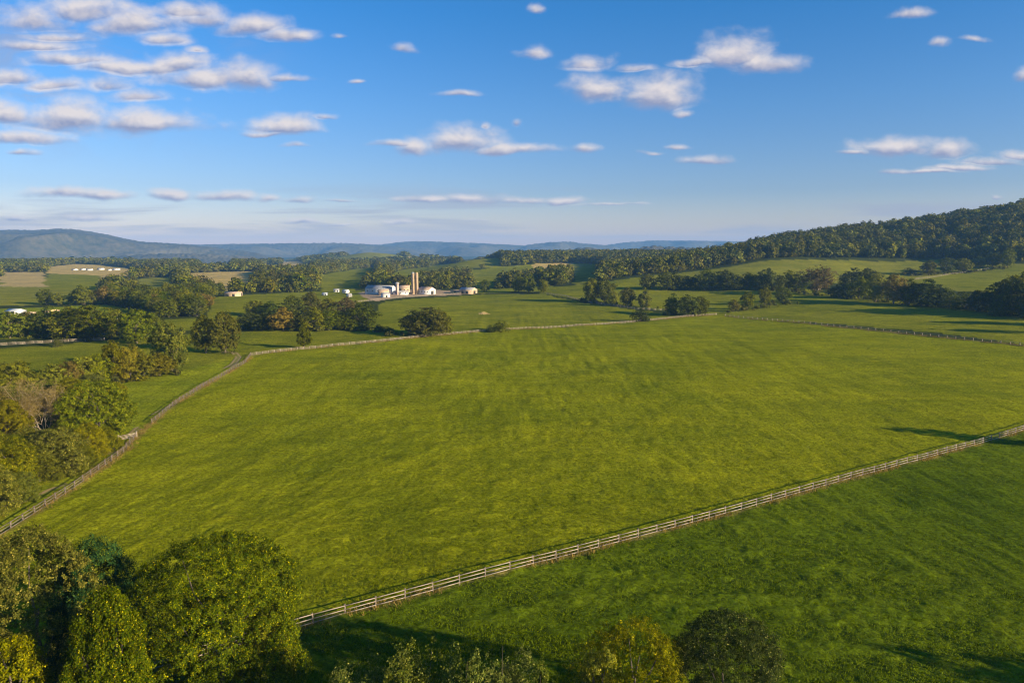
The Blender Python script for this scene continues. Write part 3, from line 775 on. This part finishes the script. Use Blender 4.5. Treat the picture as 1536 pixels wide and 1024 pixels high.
# those that show largest stand as trees of their own
azp = p_near[:, 0] / p_near[:, 1] * F + CX
invis = (azp < -30) | (azp > 1566)
near_edge = d_ + 1e6 * invis
N_SINGLE = 165
zh = height(p_near[:, 0], p_near[:, 1])
lower = ((azp > 1100) & (d_ < 960)) * 120.0     # the front rank of the wooded slope shows fully
order = np.argsort(near_edge - lower)
single, rest = p_near[order[:N_SINGLE]], p_near[order[N_SINGLE:]]
WK = ["round0","round1","round2","dark0","dark1","dark2","oval0","oval1","oval2","yellow0","brown1"]
g = np.random.default_rng(77)
for i, (x, y) in enumerate(single):
    a = x / y * F + CX
    if a < 420: grp, lab = "trees of the valley wood", "green crown among many alike in the dense valley wood on the left"
    elif a < 1000: grp, lab = "trees of the wood behind the farm", "green crown among many alike in the wood behind the farm"
    else: grp, lab = "front trees of the wooded slope", "dark crown among many alike along the foot of the wooded right slope"
    kd = WK[g.choice(len(WK), p=[.13,.13,.13,.1,.1,.1,.09,.09,.07,.04,.02])]
    place_tree(MID[kd], lab, x, y, g.uniform(10, 16), g.uniform(11, 16.5), rz=g.uniform(0, 6.28), group=grp)
print("woods", len(rest))
azr = rest[:, 0] / rest[:, 1] * F + CX; dr = np.hypot(rest[:, 0], rest[:, 1])
hl = (azr > 1000) & (dr < 1300)
crowns_stuff("hillside_woods", rest[hl], "dense dark woodland covering the right hillside up to its crest", "woodland", 330, .066, (11, 19), (12, 19), 4)
vl = ~hl & (dr < 1150)
crowns_stuff("valley_woods", rest[vl], "massed green woodland filling the valley floor around the farm", "woodland", 330, .068, (10, 16), (11, 18), 5)
fr = np.concatenate([rest[~hl & ~vl], scatter(midw, 10, seed=3)])
crowns_stuff("distant_woods", fr, "belts of woodland between the fields beyond the farm", "woodland", 190, .088, (10, 16), (12, 19), 6)
crowns_stuff("far_woods", scatter(farw, 19, seed=9), "hazy woodland carpet at the foot of the far hills", "woodland", 44, .17, (11, 19), (20, 32), 8)

ug = []
gu = np.random.default_rng(91)
for line, sprd in ((((1005,435),(1100,434),(1180,436),(1226,443),(1300,450),(1360,458),(1420,461),(1480,468),(1560,478)), 4.0),
                   (((372,494),(440,496),(520,495),(575,497),(600,504)), 3.5), (((60,592),(110,587),(150,578),(200,571),(245,563)), 2.0),
                   (((0,508),(80,506),(150,508),(235,508)), 4.0), (((375,476),(440,476),(500,471),(560,472)), 5.0), (((1000,473),(1060,474)), 3.0), (((690,499),(770,497)), 2.5),
                   (((1090,468),(1180,456)), 3.0), (((1355,414),(1420,411),(1510,402)), 3.0), (((600,504),(675,503)), 3.0), (((870,452),(970,461)), 2.5)):
    q = path_points([ground_at(*p)[:2] for p in line], 1.5); ug.append(q + gu.normal(size=q.shape) * sprd)
ug = np.concatenate(ug); ug = ug[gu.uniform(size=len(ug)) < .75]
ug = ug[~inpoly(ug[:, 0], ug[:, 1], main_poly)]
crowns_stuff("undergrowth", ug, "brushy undergrowth and saplings along the foot of the hedgerows", "undergrowth", 170, .11, (1.0, 3.6), (1.6, 4.6), 11)

# ------------------------------------------------------------------ fences
def fence(name, label, pl, step, h, nrail, rail_h, rail_w, post_w, rmat, pmat, group=None, gaps=(), crooked=.02):
    pts = path_points(pl, step); z = height(pts[:, 0], pts[:, 1])
    c0 = pts[len(pts) // 2]; z0 = float(z[len(pts) // 2])
    t = thing(name, label, "fence", (c0[0], c0[1], z0), group=group)
    g = np.random.default_rng(len(pts))
    b = MB(); b.box((0, 0, h / 2 - .1), (post_w, post_w, h + .2)); b.box((0, 0, h + .02), (post_w * 1.15, post_w * 1.15, .03))
    pm = b.mesh("post", M[pmat])
    dirs = np.gradient(pts, axis=0)
    for i, (p, zz) in enumerate(zip(pts, z)):
        o = obj("post", pm, t, (p[0] - c0[0], p[1] - c0[1], zz - z0))
        o.rotation_euler = (g.normal() * crooked, g.normal() * crooked, math.atan2(dirs[i][1], dirs[i][0]))
        o.scale = (1, 1, g.uniform(.97, 1.06))
    for r in range(nrail):
        hz = h * (.94 - r * (.74 / max(nrail - 1, 1)))
        b = MB(); prev = None
        for i in range(len(pts) - 1):
            if i in gaps: prev = None; continue
            d = pts[i+1] - pts[i]; L = np.linalg.norm(d); d = d / L; nn = np.array((d[1], -d[0])) * (post_w / 2 + rail_w / 2 + .003)
            a = prev if prev is not None else hz + g.normal() * crooked * .7
            e = hz + g.normal() * crooked * .7
            p0, p1 = pts[i] + nn + d * .012, pts[i+1] + nn - d * .012
            b.bar((p0[0]-c0[0], p0[1]-c0[1], z[i]-z0+a), (p1[0]-c0[0], p1[1]-c0[1], z[i+1]-z0+e), rail_w, rail_h)
            prev = e
        obj("rail", b.mesh("rail", M[rmat]), t)
    return t
fence("rail_fence", "long pale three-rail wooden fence crossing the foreground between the two fields", [NFA, NFB], 3.9, 1.38, 3, .115, .045, .16, "rail", "post", crooked=.03)
gi = 6     # the gate stands at (205, 655)
fence("rail_fence", "weathered brown fence running down to the gate at lower left", LEFT_FENCE[:gi+1], 3.3, 1.30, 3, .12, .05, .18, "rail_old", "post", crooked=.035)
fence("rail_fence", "weathered brown fence curving from the gate up to the far left corner", LEFT_FENCE[gi+1:], 3.0, 1.30, 3, .12, .05, .18, "rail_old", "post", crooked=.035)
fence("rail_fence", "pale rail fence along the far edge of the large field", FAR_FENCE, 2.8, 1.15, 3, .11, .05, .16, "rail_grey", "rail_grey", crooked=.035)
fence("rail_fence", "dark thin fence along the far right edge of the large field", RIGHT_FENCE, 4.0, 1.40, 2, .12, .05, .24, "rail_grey", "rail_grey")
fence("rail_fence", "pale fence across the far left paddock in front of the tree row", [ground_at(*p)[:2] for p in ((-60,522),(0,518),(60,515),(110,512),(157,510))], 3.5, 1.3, 3, .14, .06, .22, "rail_grey", "rail")
fence("rail_fence", "dark fence crossing the middle pasture below the lone trees", [ground_at(*p)[:2] for p in ((820,441),(850,445),(880,453),(910,458),(955,464),(1000,466))], 4.2, 1.4, 3, .16, .06, .24, "rail_grey", "post")
fence("rail_fence", "tan fence below the tree line under the wooded slope", [ground_at(*p)[:2] for p in ((1372,419),(1400,416),(1430,411),(1465,406),(1510,400))], 4.2, 1.3, 2, .16, .06, .22, "rail_grey", "rail_grey")
fence("rail_fence", "pale fence in front of the farmyard", [ground_at(*p)[:2] for p in ((537,453),(570,450),(600,447),(652,443),(700,440))], 4.2, 1.3, 3, .15, .06, .22, "rail", "rail")
# gate
def gate():
    x0, y0 = LEFT_FENCE[gi]; x1, y1 = LEFT_FENCE[gi+1]
    gx, gy, gz = ground_at(197, 662)
    a = np.array(ground_at(178, 662)[:2]); b_ = np.array(ground_at(205, 656)[:2])
    L = np.linalg.norm(b_ - a); rz = math.atan2(b_[1] - a[1], b_[0] - a[0])
    t = thing("gate", "pale wooden field gate standing open across the track at the left fence", "gate", (a[0], a[1], float(height(a[0:1], a[1:2])[0])), rz)
    for px_, w in ((0.0, .26), (L, .28)):
        b = MB(); b.box((px_, 0, .75), (w, w, 1.7)); b.box((px_, 0, 1.62), (w * 1.2, w * 1.2, .06)); obj("post", b.mesh("post", M["rail_grey"]), t)
    for k in range(4):
        b = MB(); b.bar((.15, 0, .35 + .3 * k), (L - .16, 0, .35 + .3 * k), .06, .13); obj("rail", b.mesh("rail", M["rail_grey"]), t)
    b = MB(); b.bar((.2, -.06, .35), (L - .2, -.06, 1.25), .05, .12); obj("brace", b.mesh("brace", M["rail_grey"]), t)
gate()
# lane along the left fence
def lane():
    px = [(-70,820),(0,778),(60,745),(120,712),(165,682),(190,662),(215,636),(250,608),(290,582),(325,562),(350,546),(358,536),(352,529),(335,527)]
    pts = path_points([ground_at(*p)[:2] for p in px], 1.0)
    d = np.gradient(pts, axis=0)
    ker = np.ones(9) / 9
    d = np.column_stack([np.convolve(np.pad(d[:, q], 4, mode="edge"), ker, "valid") for q in (0, 1)])
    d /= np.linalg.norm(d, axis=1)[:, None]; nn = np.column_stack([-d[:, 1], d[:, 0]])
    off = np.linspace(-1.45, 1.45, 13)
    P_ = pts[:, None] + nn[:, None] * off[None, :, None]
    X, Y = P_[..., 0].ravel(), P_[..., 1].ravel(); Zz = height(X, Y) + .03
    m_, k_ = len(pts), len(off); i = np.arange(m_ - 1)[:, None] * k_ + np.arange(k_ - 1)[None]
    me = mesh_np("lane", np.column_stack([X, Y, Zz]), np.stack([i, i + k_, i + k_ + 1, i + 1], -1).reshape(-1, 4)[:, ::-1], True)
    a = me.attributes.new("rut", "FLOAT", "POINT"); a.data.foreach_set("value", np.tile(np.exp(-((np.abs(off) - .8) / .28) ** 2), m_).astype(np.float32))
    m, k, out = material("lane"); co = coords(k)
    rut = k.n("ShaderNodeAttribute", attribute_name="rut").outputs["Fac"]; nz = k.noise(co, .8, 4, .65)
    f = k.math("MULTIPLY", rut, k.maprange(nz, .3, .6, .5, 1.3), clamp=True)
    principled(k, out, k.mix(f, k.mix(nz, (.12,.13,.025), (.22,.19,.05)), (.32,.23,.11)), .95, None, .05)
    me.materials.append(m)
    tag(obj("lane", me), "rutted grass lane beside the left fence", "lane", kind="structure")
lane()

# ------------------------------------------------------------------ weeds and grass
def blades(name, pts, h, w, mat, label, cat, seed, per=7, spread=.35):
    g = np.random.default_rng(seed); m = len(pts) * per
    c = np.repeat(np.asarray(pts), per, axis=0) + g.normal(size=(m, 2)) * spread
    z = height(c[:, 0], c[:, 1]); hh = h * g.uniform(.5, 1.3, m); a = g.uniform(0, 6.28, m)
    dx, dy = np.cos(a) * w * g.uniform(.6, 1.4, m), np.sin(a) * w * g.uniform(.6, 1.4, m)
    lx, ly = g.normal(size=m) * .35 * hh, g.normal(size=m) * .35 * hh
    b0 = np.column_stack([c[:, 0] - dx, c[:, 1] - dy, z - .03]); b1 = np.column_stack([c[:, 0] + dx, c[:, 1] + dy, z - .03])
    t1 = np.column_stack([c[:, 0] + lx + dx * .5, c[:, 1] + ly + dy * .5, z + hh]); t0 = np.column_stack([c[:, 0] + lx - dx * .5, c[:, 1] + ly - dy * .5, z + hh * .92])
    me = mesh_np(name, np.stack([b0, b1, t1, t0], 1).reshape(-1, 3), np.arange(m * 4).reshape(m, 4)); me.materials.append(mat)
    return tag(obj(name, me), label, cat, kind="stuff")
M["weed"] = mat_leaf("weed_dry", (.13,.115,.025), (.27,.20,.06), trans=.3)
M["tuft"] = mat_leaf("grass_tuft", (.05,.085,.010), (.12,.14,.02), trans=.3)
g = np.random.default_rng(12)
wp = []
for pl, step, wd in (([tuple(NFA), tuple(NFB)], .30, .5), (LEFT_FENCE, .30, .7), (FAR_FENCE, .30, 1.1), (RIGHT_FENCE, .4, .7)):
    q = path_points(pl, step); q = q[wob(q[:, 0], q[:, 1], 5.0, .6) > -.35]; wp.append(q + g.normal(size=q.shape) * wd)
wpts = np.concatenate(wp)
blades("dry_weeds", wpts, .50, .05, M["weed"], "dry ochre weeds growing along the fence lines", "weeds", 13)
def field_points(poly_, n_, rmax, seed, power=1.0):
    """points over a field, closer together where it lies nearer"""
    g = np.random.default_rng(seed); az = g.uniform(R(-41), R(41), n_); t = g.uniform(size=n_)
    r = 1 / (1 / 62 + (1 / rmax - 1 / 62) * t)      # even over the rows of a downward view
    x, y = r * np.sin(az), r * np.cos(az); k = inpoly(x, y, poly_); return np.column_stack([x[k], y[k]])
M["tuft_main"] = mat_leaf("grass_main", (.098,.116,.004), (.180,.205,.010), trans=.2)
M["tuft_pad"] = mat_leaf("grass_paddock", (.058,.088,.004), (.118,.155,.010), trans=.2)
blades("grass", field_points(main_poly, 110000, 460, 41), .11, .045, M["tuft_main"], "olive grass tufts standing over the large fenced field", "grass", 42, per=4, spread=.22)
blades("grass", field_points(pad_poly, 70000, 260, 43), .12, .045, M["tuft_pad"], "deep green rank grass growing in the near paddock", "grass", 44, per=5, spread=.25)
# brush pile and straw in the middle pasture
def brush_pile(px, py, r, label, mat, name="brush_pile"):
    x, y, z = ground_at(px, py); g = np.random.default_rng(int(px)); b = MB()
    for i in range(60):
        a = g.uniform(0, 6.28); q = r * math.sqrt(g.uniform()); c = np.array((q * math.cos(a), q * math.sin(a), max(.1, (r - q) * .45 * g.uniform(.3, 1))))
        d = g.normal(size=3) * (1, 1, .35); d /= np.linalg.norm(d)
        b.tube([c - d * r * .45, c, c + d * r * .4], [.10, .13, .05], 5)
    t = obj(name, b.mesh(name, M[mat], True), None, (x, y, z)); return tag(t, label, "brush pile")
brush_pile(726, 471, 3.6, "tan brush pile lying in the middle pasture", "straw")

# ------------------------------------------------------------------ farm buildings
def building(name, label, cat, x, y, rz, L, Wd, eave, ridge, wall, roof, doors=(), windows=0, over=.25, chimney=False, group=None):
    """gabled building; local x runs along the ridge"""
    z = float(height(np.array([x]), np.array([y]))[0])
    t = thing(name, label, cat, (x, y, z), rz, group)
    hx, hy = L / 2, Wd / 2
    v = [(-hx,-hy,-.5),(hx,-hy,-.5),(hx,hy,-.5),(-hx,hy,-.5),(-hx,-hy,eave),(hx,-hy,eave),(hx,hy,eave),(-hx,hy,eave),(-hx,0,ridge),(hx,0,ridge)]
    b = MB(); b.add(v, [(0,1,5,4),(2,3,7,6),(1,2,6,5),(3,0,4,7)]); b.add([v[5], v[6], v[9], v[9]], [(0,1,2,3)]); b.add([v[7], v[4], v[8], v[8]], [(0,1,2,3)])
    obj("wall", b.mesh("wall", M[wall]), t)
    b = MB(); sl = math.atan2(ridge - eave, hy)
    for s in (-1, 1):
        e = np.array((0, s * (hy + over), eave - over * math.tan(sl) + .06)); r = np.array((0, 0, ridge + .06))
        o = np.array((hx + over, 0, 0)); up = np.array((0, 0, .16))
        vv = [e - o, e + o, r + o, r - o]; vv = vv + [q + up for q in vv]
        f = [(0,1,2,3),(4,5,6,7),(0,1,5,4),(1,2,6,5),(3,0,4,7)] 
        b.add(vv, f)
    rf = obj("roof", b.mesh("roof", M[roof]), t)
    if chimney:
        b = MB(); b.box((hx * .5, 0, ridge + .5), (.7, .7, 1.6)); obj("chimney", b.mesh("chimney", M["red_wall"]), rf)
    for side, pos, w, h in doors:
        b = MB()
        if side == "end": b.box((hx + .03, pos, h / 2), (.08, w, h))
        elif side == "back": b.box((-hx - .03, pos, h / 2), (.08, w, h))
        else: b.box((pos, -hy - .03, h / 2), (w, .08, h))
        obj("door", b.mesh("door", M["dark"]), t)
    for i in range(windows):
        q = -hx + L * (i + .5) / windows
        b = MB(); b.box((q, -hy - .03, eave * .6), (1.1, .07, 1.0)); obj("window", b.mesh("window", M["dark"]), t)
    return t
def bpx(px, py): x, y, z = ground_at(px, py); return x, y, px_scale(x, y, z)
def put(label, px0, px1, py, hpx, depth, wall, roof, rz=0.0, eave=.62, cat="barn", name="barn", **kw):
    x, y, s = bpx((px0 + px1) / 2, py); L = (px1 - px0) * s; H = hpx * s; eave += .10
    return building(name, label, cat, x, y + depth * .35, rz, L, depth, H * eave, H, wall, roof, **kw)
put("long white metal barn at the left of the farmyard", 549, 591, 441, 12.5, 13, "white_paint", "white_metal", R(-14), .55, doors=(("back",0,4,3.2),), windows=5)
put("small tan-roofed shed before the long white barn", 567, 582, 442.5, 8, 8, "tan_wall", "rust_metal", R(20), .6, name="shed", cat="shed", doors=(("side",0,2.4,2.4),))
put("small bright white shed on the grass below the yard", 572, 583, 446, 7, 6, "white_paint", "white_metal", R(35), .6, name="shed", cat="shed", doors=(("side",0,1.6,2.2),))
put("low grey shed just left of the capped short silo", 583, 594, 440, 6, 8, "white_paint", "grey_metal", 0, .65, name="shed", cat="shed", windows=2)
put("tan farmhouse with a steep roof between the silos", 598, 614, 438.5, 10, 9, "tan_wall", "rust_metal", R(8), .55, name="farmhouse", cat="farmhouse", windows=3, chimney=True)
put("low white dairy shed at the foot of the short silo", 590, 612, 442, 5.5, 7, "white_paint", "white_metal", R(4), .6, name="shed", cat="shed", doors=(("side",-2,2,2.2),), windows=3)
put("white barn with a rusty gable right of the twin silos", 629, 650, 441.5, 10.5, 11, "white_paint", "rust_metal", R(-32), .55, doors=(("end",0,4,3.4),), windows=4)
put("grey-roofed lean barn touching the twin silos", 624, 638, 441, 9, 9, "grey_metal", "grey_metal", R(-10), .6, windows=3)
put("white barn with an open front standing alone right of the farmyard", 691, 713, 440.5, 9.0, 11, "tan_wall", "white_metal", R(-28), .55, doors=(("side",-3,3,2.8),("side",2,3,2.8),("end",0,4,3)), windows=0)
put("low yellow shed left of the lone white barn", 676, 689, 439.5, 4.0, 6, "straw", "rust_metal", 0, .7, name="shed", cat="shed", doors=(("side",0,2,1.8),))
for lab, a, b_, py, h, w_, rf, rz in (("white cottage with a pale roof, topmost of the farm cottages", 500, 508, 438, 4.5, "white_paint", "white_metal", .2),
      ("white cottage with a grey roof right of the topmost cottage", 514, 522, 439.5, 5, "white_paint", "grey_metal", -.3),
      ("small white cottage, lowest of the farm cottages", 520, 526, 445, 4.5, "white_paint", "white_metal", .5),
      ("grey shed, leftmost of the farm cottages", 483, 490, 443, 4, "grey_metal", "grey_metal", .1)):
    put(lab, a, b_, py, h, 6, w_, rf, rz, .55, name="cottage", cat="cottage", windows=2, doors=(("side", .9, 1, 2),))
put("long tan barn on the hilltop left of the farm", 337, 360, 444.5, 6.5, 9, "tan_wall", "rust_metal", R(8), .6, doors=(("side",-4,2.2,2.4),("side",1,2.2,2.4),("end",0,3,3)))
put("white shed with a blue-grey roof in the field at far left", 9, 28, 472, 8, 9, "white_paint", "grey_metal", R(-6), .55, doors=(("side",2,2.4,2.4),), windows=2)
put("low tan shed right of the blue-grey roofed shed", 34, 48, 471.5, 3, 5, "tan_wall", "rust_metal", 0, .7, name="shed", cat="shed", doors=(("side",0,1.5,1.3),))
put("low orange-roofed building behind the far left trees", 65, 80, 470, 5, 8, "tan_wall", "straw", 0, .6, name="shed", cat="shed", windows=3)
put("white shed with a brown roof glimpsed between the left trees", 172, 184, 478, 5.5, 7, "white_paint", "rust_metal", R(-5), .6, name="shed", cat="shed", windows=2)
for i, (a, b_, py, h) in enumerate(((108,114,405.5,2.2),(121,126,405.2,2.4),(129,137,405.8,2.6),(146,154,404.8,2.6),(161,165,405.8,2.0),(169,178,405.2,2.4))):
    put(f"far white farm building, {ordinal(i, 6)} of the row below the golden left field", a, b_, py, h, 9, "white_paint", ("white_metal","grey_metal")[i % 2], .2 * (i % 3 - 1), .6, name="farm_building", cat="farm building", group="far farm buildings on the left", windows=2)
def silo(label, px, pb, pt, wpx, mat, cap, name="silo", band=True, topcap=False):
    x, y, s = bpx(px, pb); r = wpx * s / 2; H = (pb - pt) * s
    z = float(height(np.array([x]), np.array([y]))[0])
    t = thing(name, label, "silo", (x, y, z)); hb = H - r * (.9 if not topcap else 1.2)
    b = MB(); b.lathe([(r * 1.03, -.5), (r * 1.03, .4), (r, .45), (r, hb), (r * .3, hb)], 24); obj("silo_body", b.mesh("silo_body", M[mat], False), t)
    b = MB()
    if topcap: b.lathe([(r * 1.35, hb - .1), (r * 1.4, hb + .5), (r * .9, hb + 1.0), (r * .3, hb + 1.5), (.05, hb + 1.7)], 20)
    else: b.lathe([(r * 1.04, hb + .01)] + [(r * 1.04 * math.cos(a), hb + r * .9 * math.sin(a)) for a in np.linspace(0.1, 1.5, 8)], 24)
    obj("dome", b.mesh("dome", M[cap], True), t)
    b = MB()
    for k in range(int(hb / 1.2)): b.lathe([(r + .002, .8 + k * 1.2), (r + .035, .83 + k * 1.2), (r + .035, .90 + k * 1.2), (r + .002, .93 + k * 1.2)], 24)
    obj("hoop", b.mesh("hoop", M["rust_metal"]), t)
    b = MB(); b.box((.2, -r - .32, hb * .5), (.7, .6, hb * .92)); obj("chute", b.mesh("chute", M[mat]), t)
silo("tall tan concrete silo, left one of the twin silos", 619.8, 441, 408, 4.7, "concrete", "white_metal")
silo("tall tan concrete silo, right one of the twin silos", 625.4, 441, 408.5, 4.7, "concrete", "concrete")
silo("short pinkish silo with a wide white cap left of the twin silos", 596, 442, 422.5, 5.0, "concrete_pink", "white_metal", topcap=True)

# ------------------------------------------------------------------ haze
LOW = -80.0
b = MB(); b.box((0, 0, (LOW + 240) / 2), (25000, 25000, 240 - LOW))
m, k, out = material("haze")
pv = k.n("ShaderNodeVolumePrincipled")
pv.inputs["Color"].default_value = (.22, .50, 1.0, 1.0); pv.inputs["Density"].default_value = .000082; pv.inputs["Anisotropy"].default_value = 0.0
k.t.links.new(pv.outputs[0], out.inputs["Volume"])
tag(obj("haze", b.mesh("haze", m)), "thin blue summer haze lying over the valley", "haze", kind="stuff")

# ------------------------------------------------------------------ sun and sky
SUN_EL, SUN_AZ = 15.5, 118.0           # azimuth clockwise from the view direction (+Y)
sun = bpy.data.lights.new("sun", "SUN"); sun.energy = 5.0; sun.angle = R(.53); sun.color = (1.0, .82, .53)
so = bpy.data.objects.new("sun", sun); col.objects.link(so); so.location = (200, -100, 300)
sd = Vector((math.sin(R(SUN_AZ)) * math.cos(R(SUN_EL)), math.cos(R(SUN_AZ)) * math.cos(R(SUN_EL)), math.sin(R(SUN_EL))))
so.rotation_euler = (-sd).to_track_quat("-Z", "Y").to_euler()

CLOUDS = [ # centre and half size in photo pixels, weight
 (60,35,62,20,.9),(135,22,75,20,.9),(205,40,70,20,1),(245,62,42,12,.8),(285,22,60,14,.9),(310,32,50,14,.9),(375,44,52,15,1),(428,57,38,10,1),(85,58,50,9,.7),
 (50,72,70,8,.8),(115,92,75,11,.9),(185,102,62,11,1),(262,103,58,13,1.15),(315,120,66,15,1.2),(368,122,36,18,1.15),(430,118,46,7,.7),
 (15,120,45,13,.9),(80,130,60,10,.9),(165,130,36,12,.8),(208,146,46,11,.9),
 (15,178,48,13,1.25),(112,184,84,19,1.3),(205,188,88,12,1.3),(30,208,58,11,.95),(35,229,30,5,.8),
 (425,194,42,13,1.1),(400,201,36,5,.8),(446,218,24,5,.7),
 (588,217,42,6,.7),(620,224,28,13,.9),(692,217,58,16,1.1),(755,225,66,8,1),(775,184,10,7,.5),(735,190,10,6,.45),
 (695,142,36,6,.7),(603,75,24,8,.6),(508,56,14,5,.55),(538,124,14,4,.5),(490,176,32,5,.5),(292,78,22,8,.5),(808,16,18,10,.6),
 (803,82,30,12,.65),(880,97,44,13,.7),(955,104,40,7,.65),(893,141,44,17,1.05),(990,146,52,22,1.1),(1030,173,15,7,.7),
 (1108,88,52,22,1.1),(1150,100,48,13,1.1),(1045,96,42,8,.65),(1362,23,34,9,.7),(1410,67,20,8,.6),(1462,61,32,6,.5),(1534,116,14,11,.6),
 (875,225,26,7,.6),(1010,221,24,5,.6),(976,229,22,4,.55),(1062,241,44,7,.9),(1350,224,54,12,1.05),(1416,229,36,11,1.05),(1285,228,28,4,.6),
 (1346,257,34,5,.85),(1390,257,46,4,.8),(1440,252,56,5,.85),(1490,243,50,6,.9),(1532,234,40,8,.95),
 (95,292,58,8,.9),(160,294,48,8,.95),(255,295,36,8,.9),(330,296,46,8,.95),(405,298,22,6,.8),(446,300,26,6,.7),(510,302,30,3,.5),
 (640,302,42,6,.85),(702,301,48,8,.95),(790,303,32,6,.85),(845,303,34,6,.85),(920,309,80,3,.5),(20,329,36,5,.6),(130,328,48,7,.8),(460,333,34,6,.7),(510,338,36,3,.5),(600,333,38,6,.7),(720,331,24,4,.5),(1495,299,12,5,.5),
]
w = bpy.data.worlds.new("World"); scene.world = w; w.use_nodes = True
w.node_tree.nodes.clear(); k = NT(w.node_tree)
wo = k.n("ShaderNodeOutputWorld"); bg = k.n("ShaderNodeBackground")
sky = k.n("ShaderNodeTexSky", sky_type="NISHITA"); sky.sun_disc = False
sky.sun_elevation = R(SUN_EL); sky.sun_rotation = R(SUN_AZ)
sky.altitude = 200; sky.air_density = 1.0; sky.dust_density = .6; sky.ozone_density = 2.5
dirv = k.n("ShaderNodeTexCoord").outputs["Generated"]
sx = k.n("ShaderNodeSeparateXYZ"); k.put(sx.inputs[0], dirv)
yy = k.math("MAXIMUM", sx.outputs[1], .02)
u, v = k.math("DIVIDE", sx.outputs[0], yy), k.math("DIVIDE", sx.outputs[2], yy)
cu = k.n("ShaderNodeCombineXYZ"); k.put(cu.inputs[0], u); k.put(cu.inputs[1], v); uv = cu.outputs[0]
st = k.vec("MULTIPLY", uv, (1.0, 1.55, 1.0))
wa = k.n("ShaderNodeTexNoise", noise_dimensions="2D"); k.put(wa.inputs["Vector"], st); wa.inputs["Scale"].default_value = 11; wa.inputs["Detail"].default_value = 3
warp = k.vec("MULTIPLY", k.vec("SUBTRACT", wa.outputs["Color"], (.5, .5, .5)), (.035, .014, 0))
pw = k.vec("ADD", uv, warp)
Fa = Ga = None
for px, py, hw, hh, wt in CLOUDS:
    c = ray(px, py); e = ray(px + hw * 1.5, py - hh * 1.95)
    iu, iv = 1 / (e[0] - c[0]), 1 / (e[2] - c[2])
    q = k.vec("MULTIPLY_ADD", pw, (iu, iv, 0), (-c[0] * iu, -c[2] * iv, 0))
    qa = k.vec("MAXIMUM", q, k.vec("MULTIPLY", q, (-1, -1.9, 0)))
    ln = k.math("MULTIPLY_ADD", k.vec("LENGTH", qa), wt ** -1 if wt > 1 else 1.0, (1 - wt) * .62 if wt < 1 else 0.0)
    g2 = k.math("ADD", ln, k.vec("DOT_PRODUCT", q, (-.05, -.5, 0)))
    Fa = ln if Fa is None else k.math("MINIMUM", Fa, ln)
    Ga = g2 if Ga is None else k.math("MINIMUM", Ga, g2)
fb = k.noise(st, 20, 4, .52, "2D", .12)
fb2 = k.noise(k.vec("ADD", st, (.008, .013, 0)), 20, 4, .52, "2D", .12)
dens = k.math("ADD", k.math("SUBTRACT", 1.0, Fa), k.math("MULTIPLY", k.math("SUBTRACT", fb, .5), 1.0))
alpha = k.maprange(dens, -.02, .84, 0, .96, True)
upper = k.maprange(k.math("SUBTRACT", Fa, Ga), -.17, .21, 0, 1, True)
puff = k.math("MULTIPLY", k.math("SUBTRACT", fb, fb2), 1.7)
lit = k.math("ADD", upper, puff, clamp=True)
front = k.math("GREATER_THAN", sx.outputs[1], .03)
CS = .80
cc = k.mix(lit, tuple(q * CS for q in (2.15, 2.4, 3.6)), tuple(q * CS for q in (5.8, 5.3, 5.2)))
alpha = k.math("MULTIPLY", alpha, front)
rp = k.n("ShaderNodeValToRGB"); cr = rp.color_ramp
for i_, (p_, c_) in enumerate(((0, (1.45,1.02,1.05)), (.03, (1.10,.90,1.0)), (.077, (.70,.75,.98)), (.19, (.47,.78,1.12)), (.307, (.235,.755,1.20)), (1, (.22,.72,1.2)))):
    el = cr.elements[i_] if i_ < 2 else cr.elements.new(p_)
    el.position = p_; el.color = (*[q / 1.25 for q in c_], 1)
k.put(rp.inputs[0], sx.outputs[2])
skyc = k.mix(1, k.mix(1, sky.outputs[0], rp.outputs[0], "MULTIPLY"), (1.05, 1.05, 1.06), "MULTIPLY")
strat = k.noise(k.vec("MULTIPLY", uv, (2.2, 34, 1)), 1.0, 4, .6, "2D", .3)
band = k.math("MULTIPLY", k.maprange(v, .006, .03, 0, 1, True), k.maprange(v, .05, .10, 1, 0, True))
wisp = k.noise(k.vec("MULTIPLY", k.vec("ADD", uv, k.vec("MULTIPLY", warp, (2, 2, 0))), (3.2, 13, 1)), 1.0, 5, .62, "2D", .4)
wb = k.math("MULTIPLY", k.maprange(u, -.25, -.62, 0, 1, True), k.maprange(v, .10, .22, 0, 1, True))
sa = k.math("MULTIPLY", k.math("MULTIPLY", k.maprange(strat, .44, .66, 0, .6, True), band), front)
sa = k.math("MAXIMUM", sa, k.math("MULTIPLY", k.math("MULTIPLY", k.maprange(wisp, .46, .72, 0, .55, True), wb), front))
fin = k.mix(alpha, k.mix(sa, skyc, tuple(q * CS for q in (2.7, 2.85, 3.7))), cc)
k.put(bg.inputs[0], fin); bg.inputs[1].default_value = .08
k.t.links.new(bg.outputs[0], wo.inputs[0])
try: w.cycles.sampling_method = "NONE"
except Exception as ex: print(ex)

# ------------------------------------------------------------------ render settings
vs = scene.view_settings
scene.display_settings.display_device = "sRGB"
vs.view_transform = "Standard"; vs.look = "None"; vs.exposure = 1.15; vs.gamma = 1.0; vs.use_curve_mapping = False
cy = scene.cycles
cy.max_bounces = 5; cy.diffuse_bounces = 3; cy.transmission_bounces = 3; cy.glossy_bounces = 2; cy.volume_bounces = 1; cy.transparent_max_bounces = 4
cy.use_denoising = True; cy.denoising_input_passes = "RGB_ALBEDO_NORMAL"; cy.denoising_prefilter = "ACCURATE"; cy.filter_width = 1.1
cy.sample_clamp_indirect = 6.0
print("objects", len(bpy.data.objects))
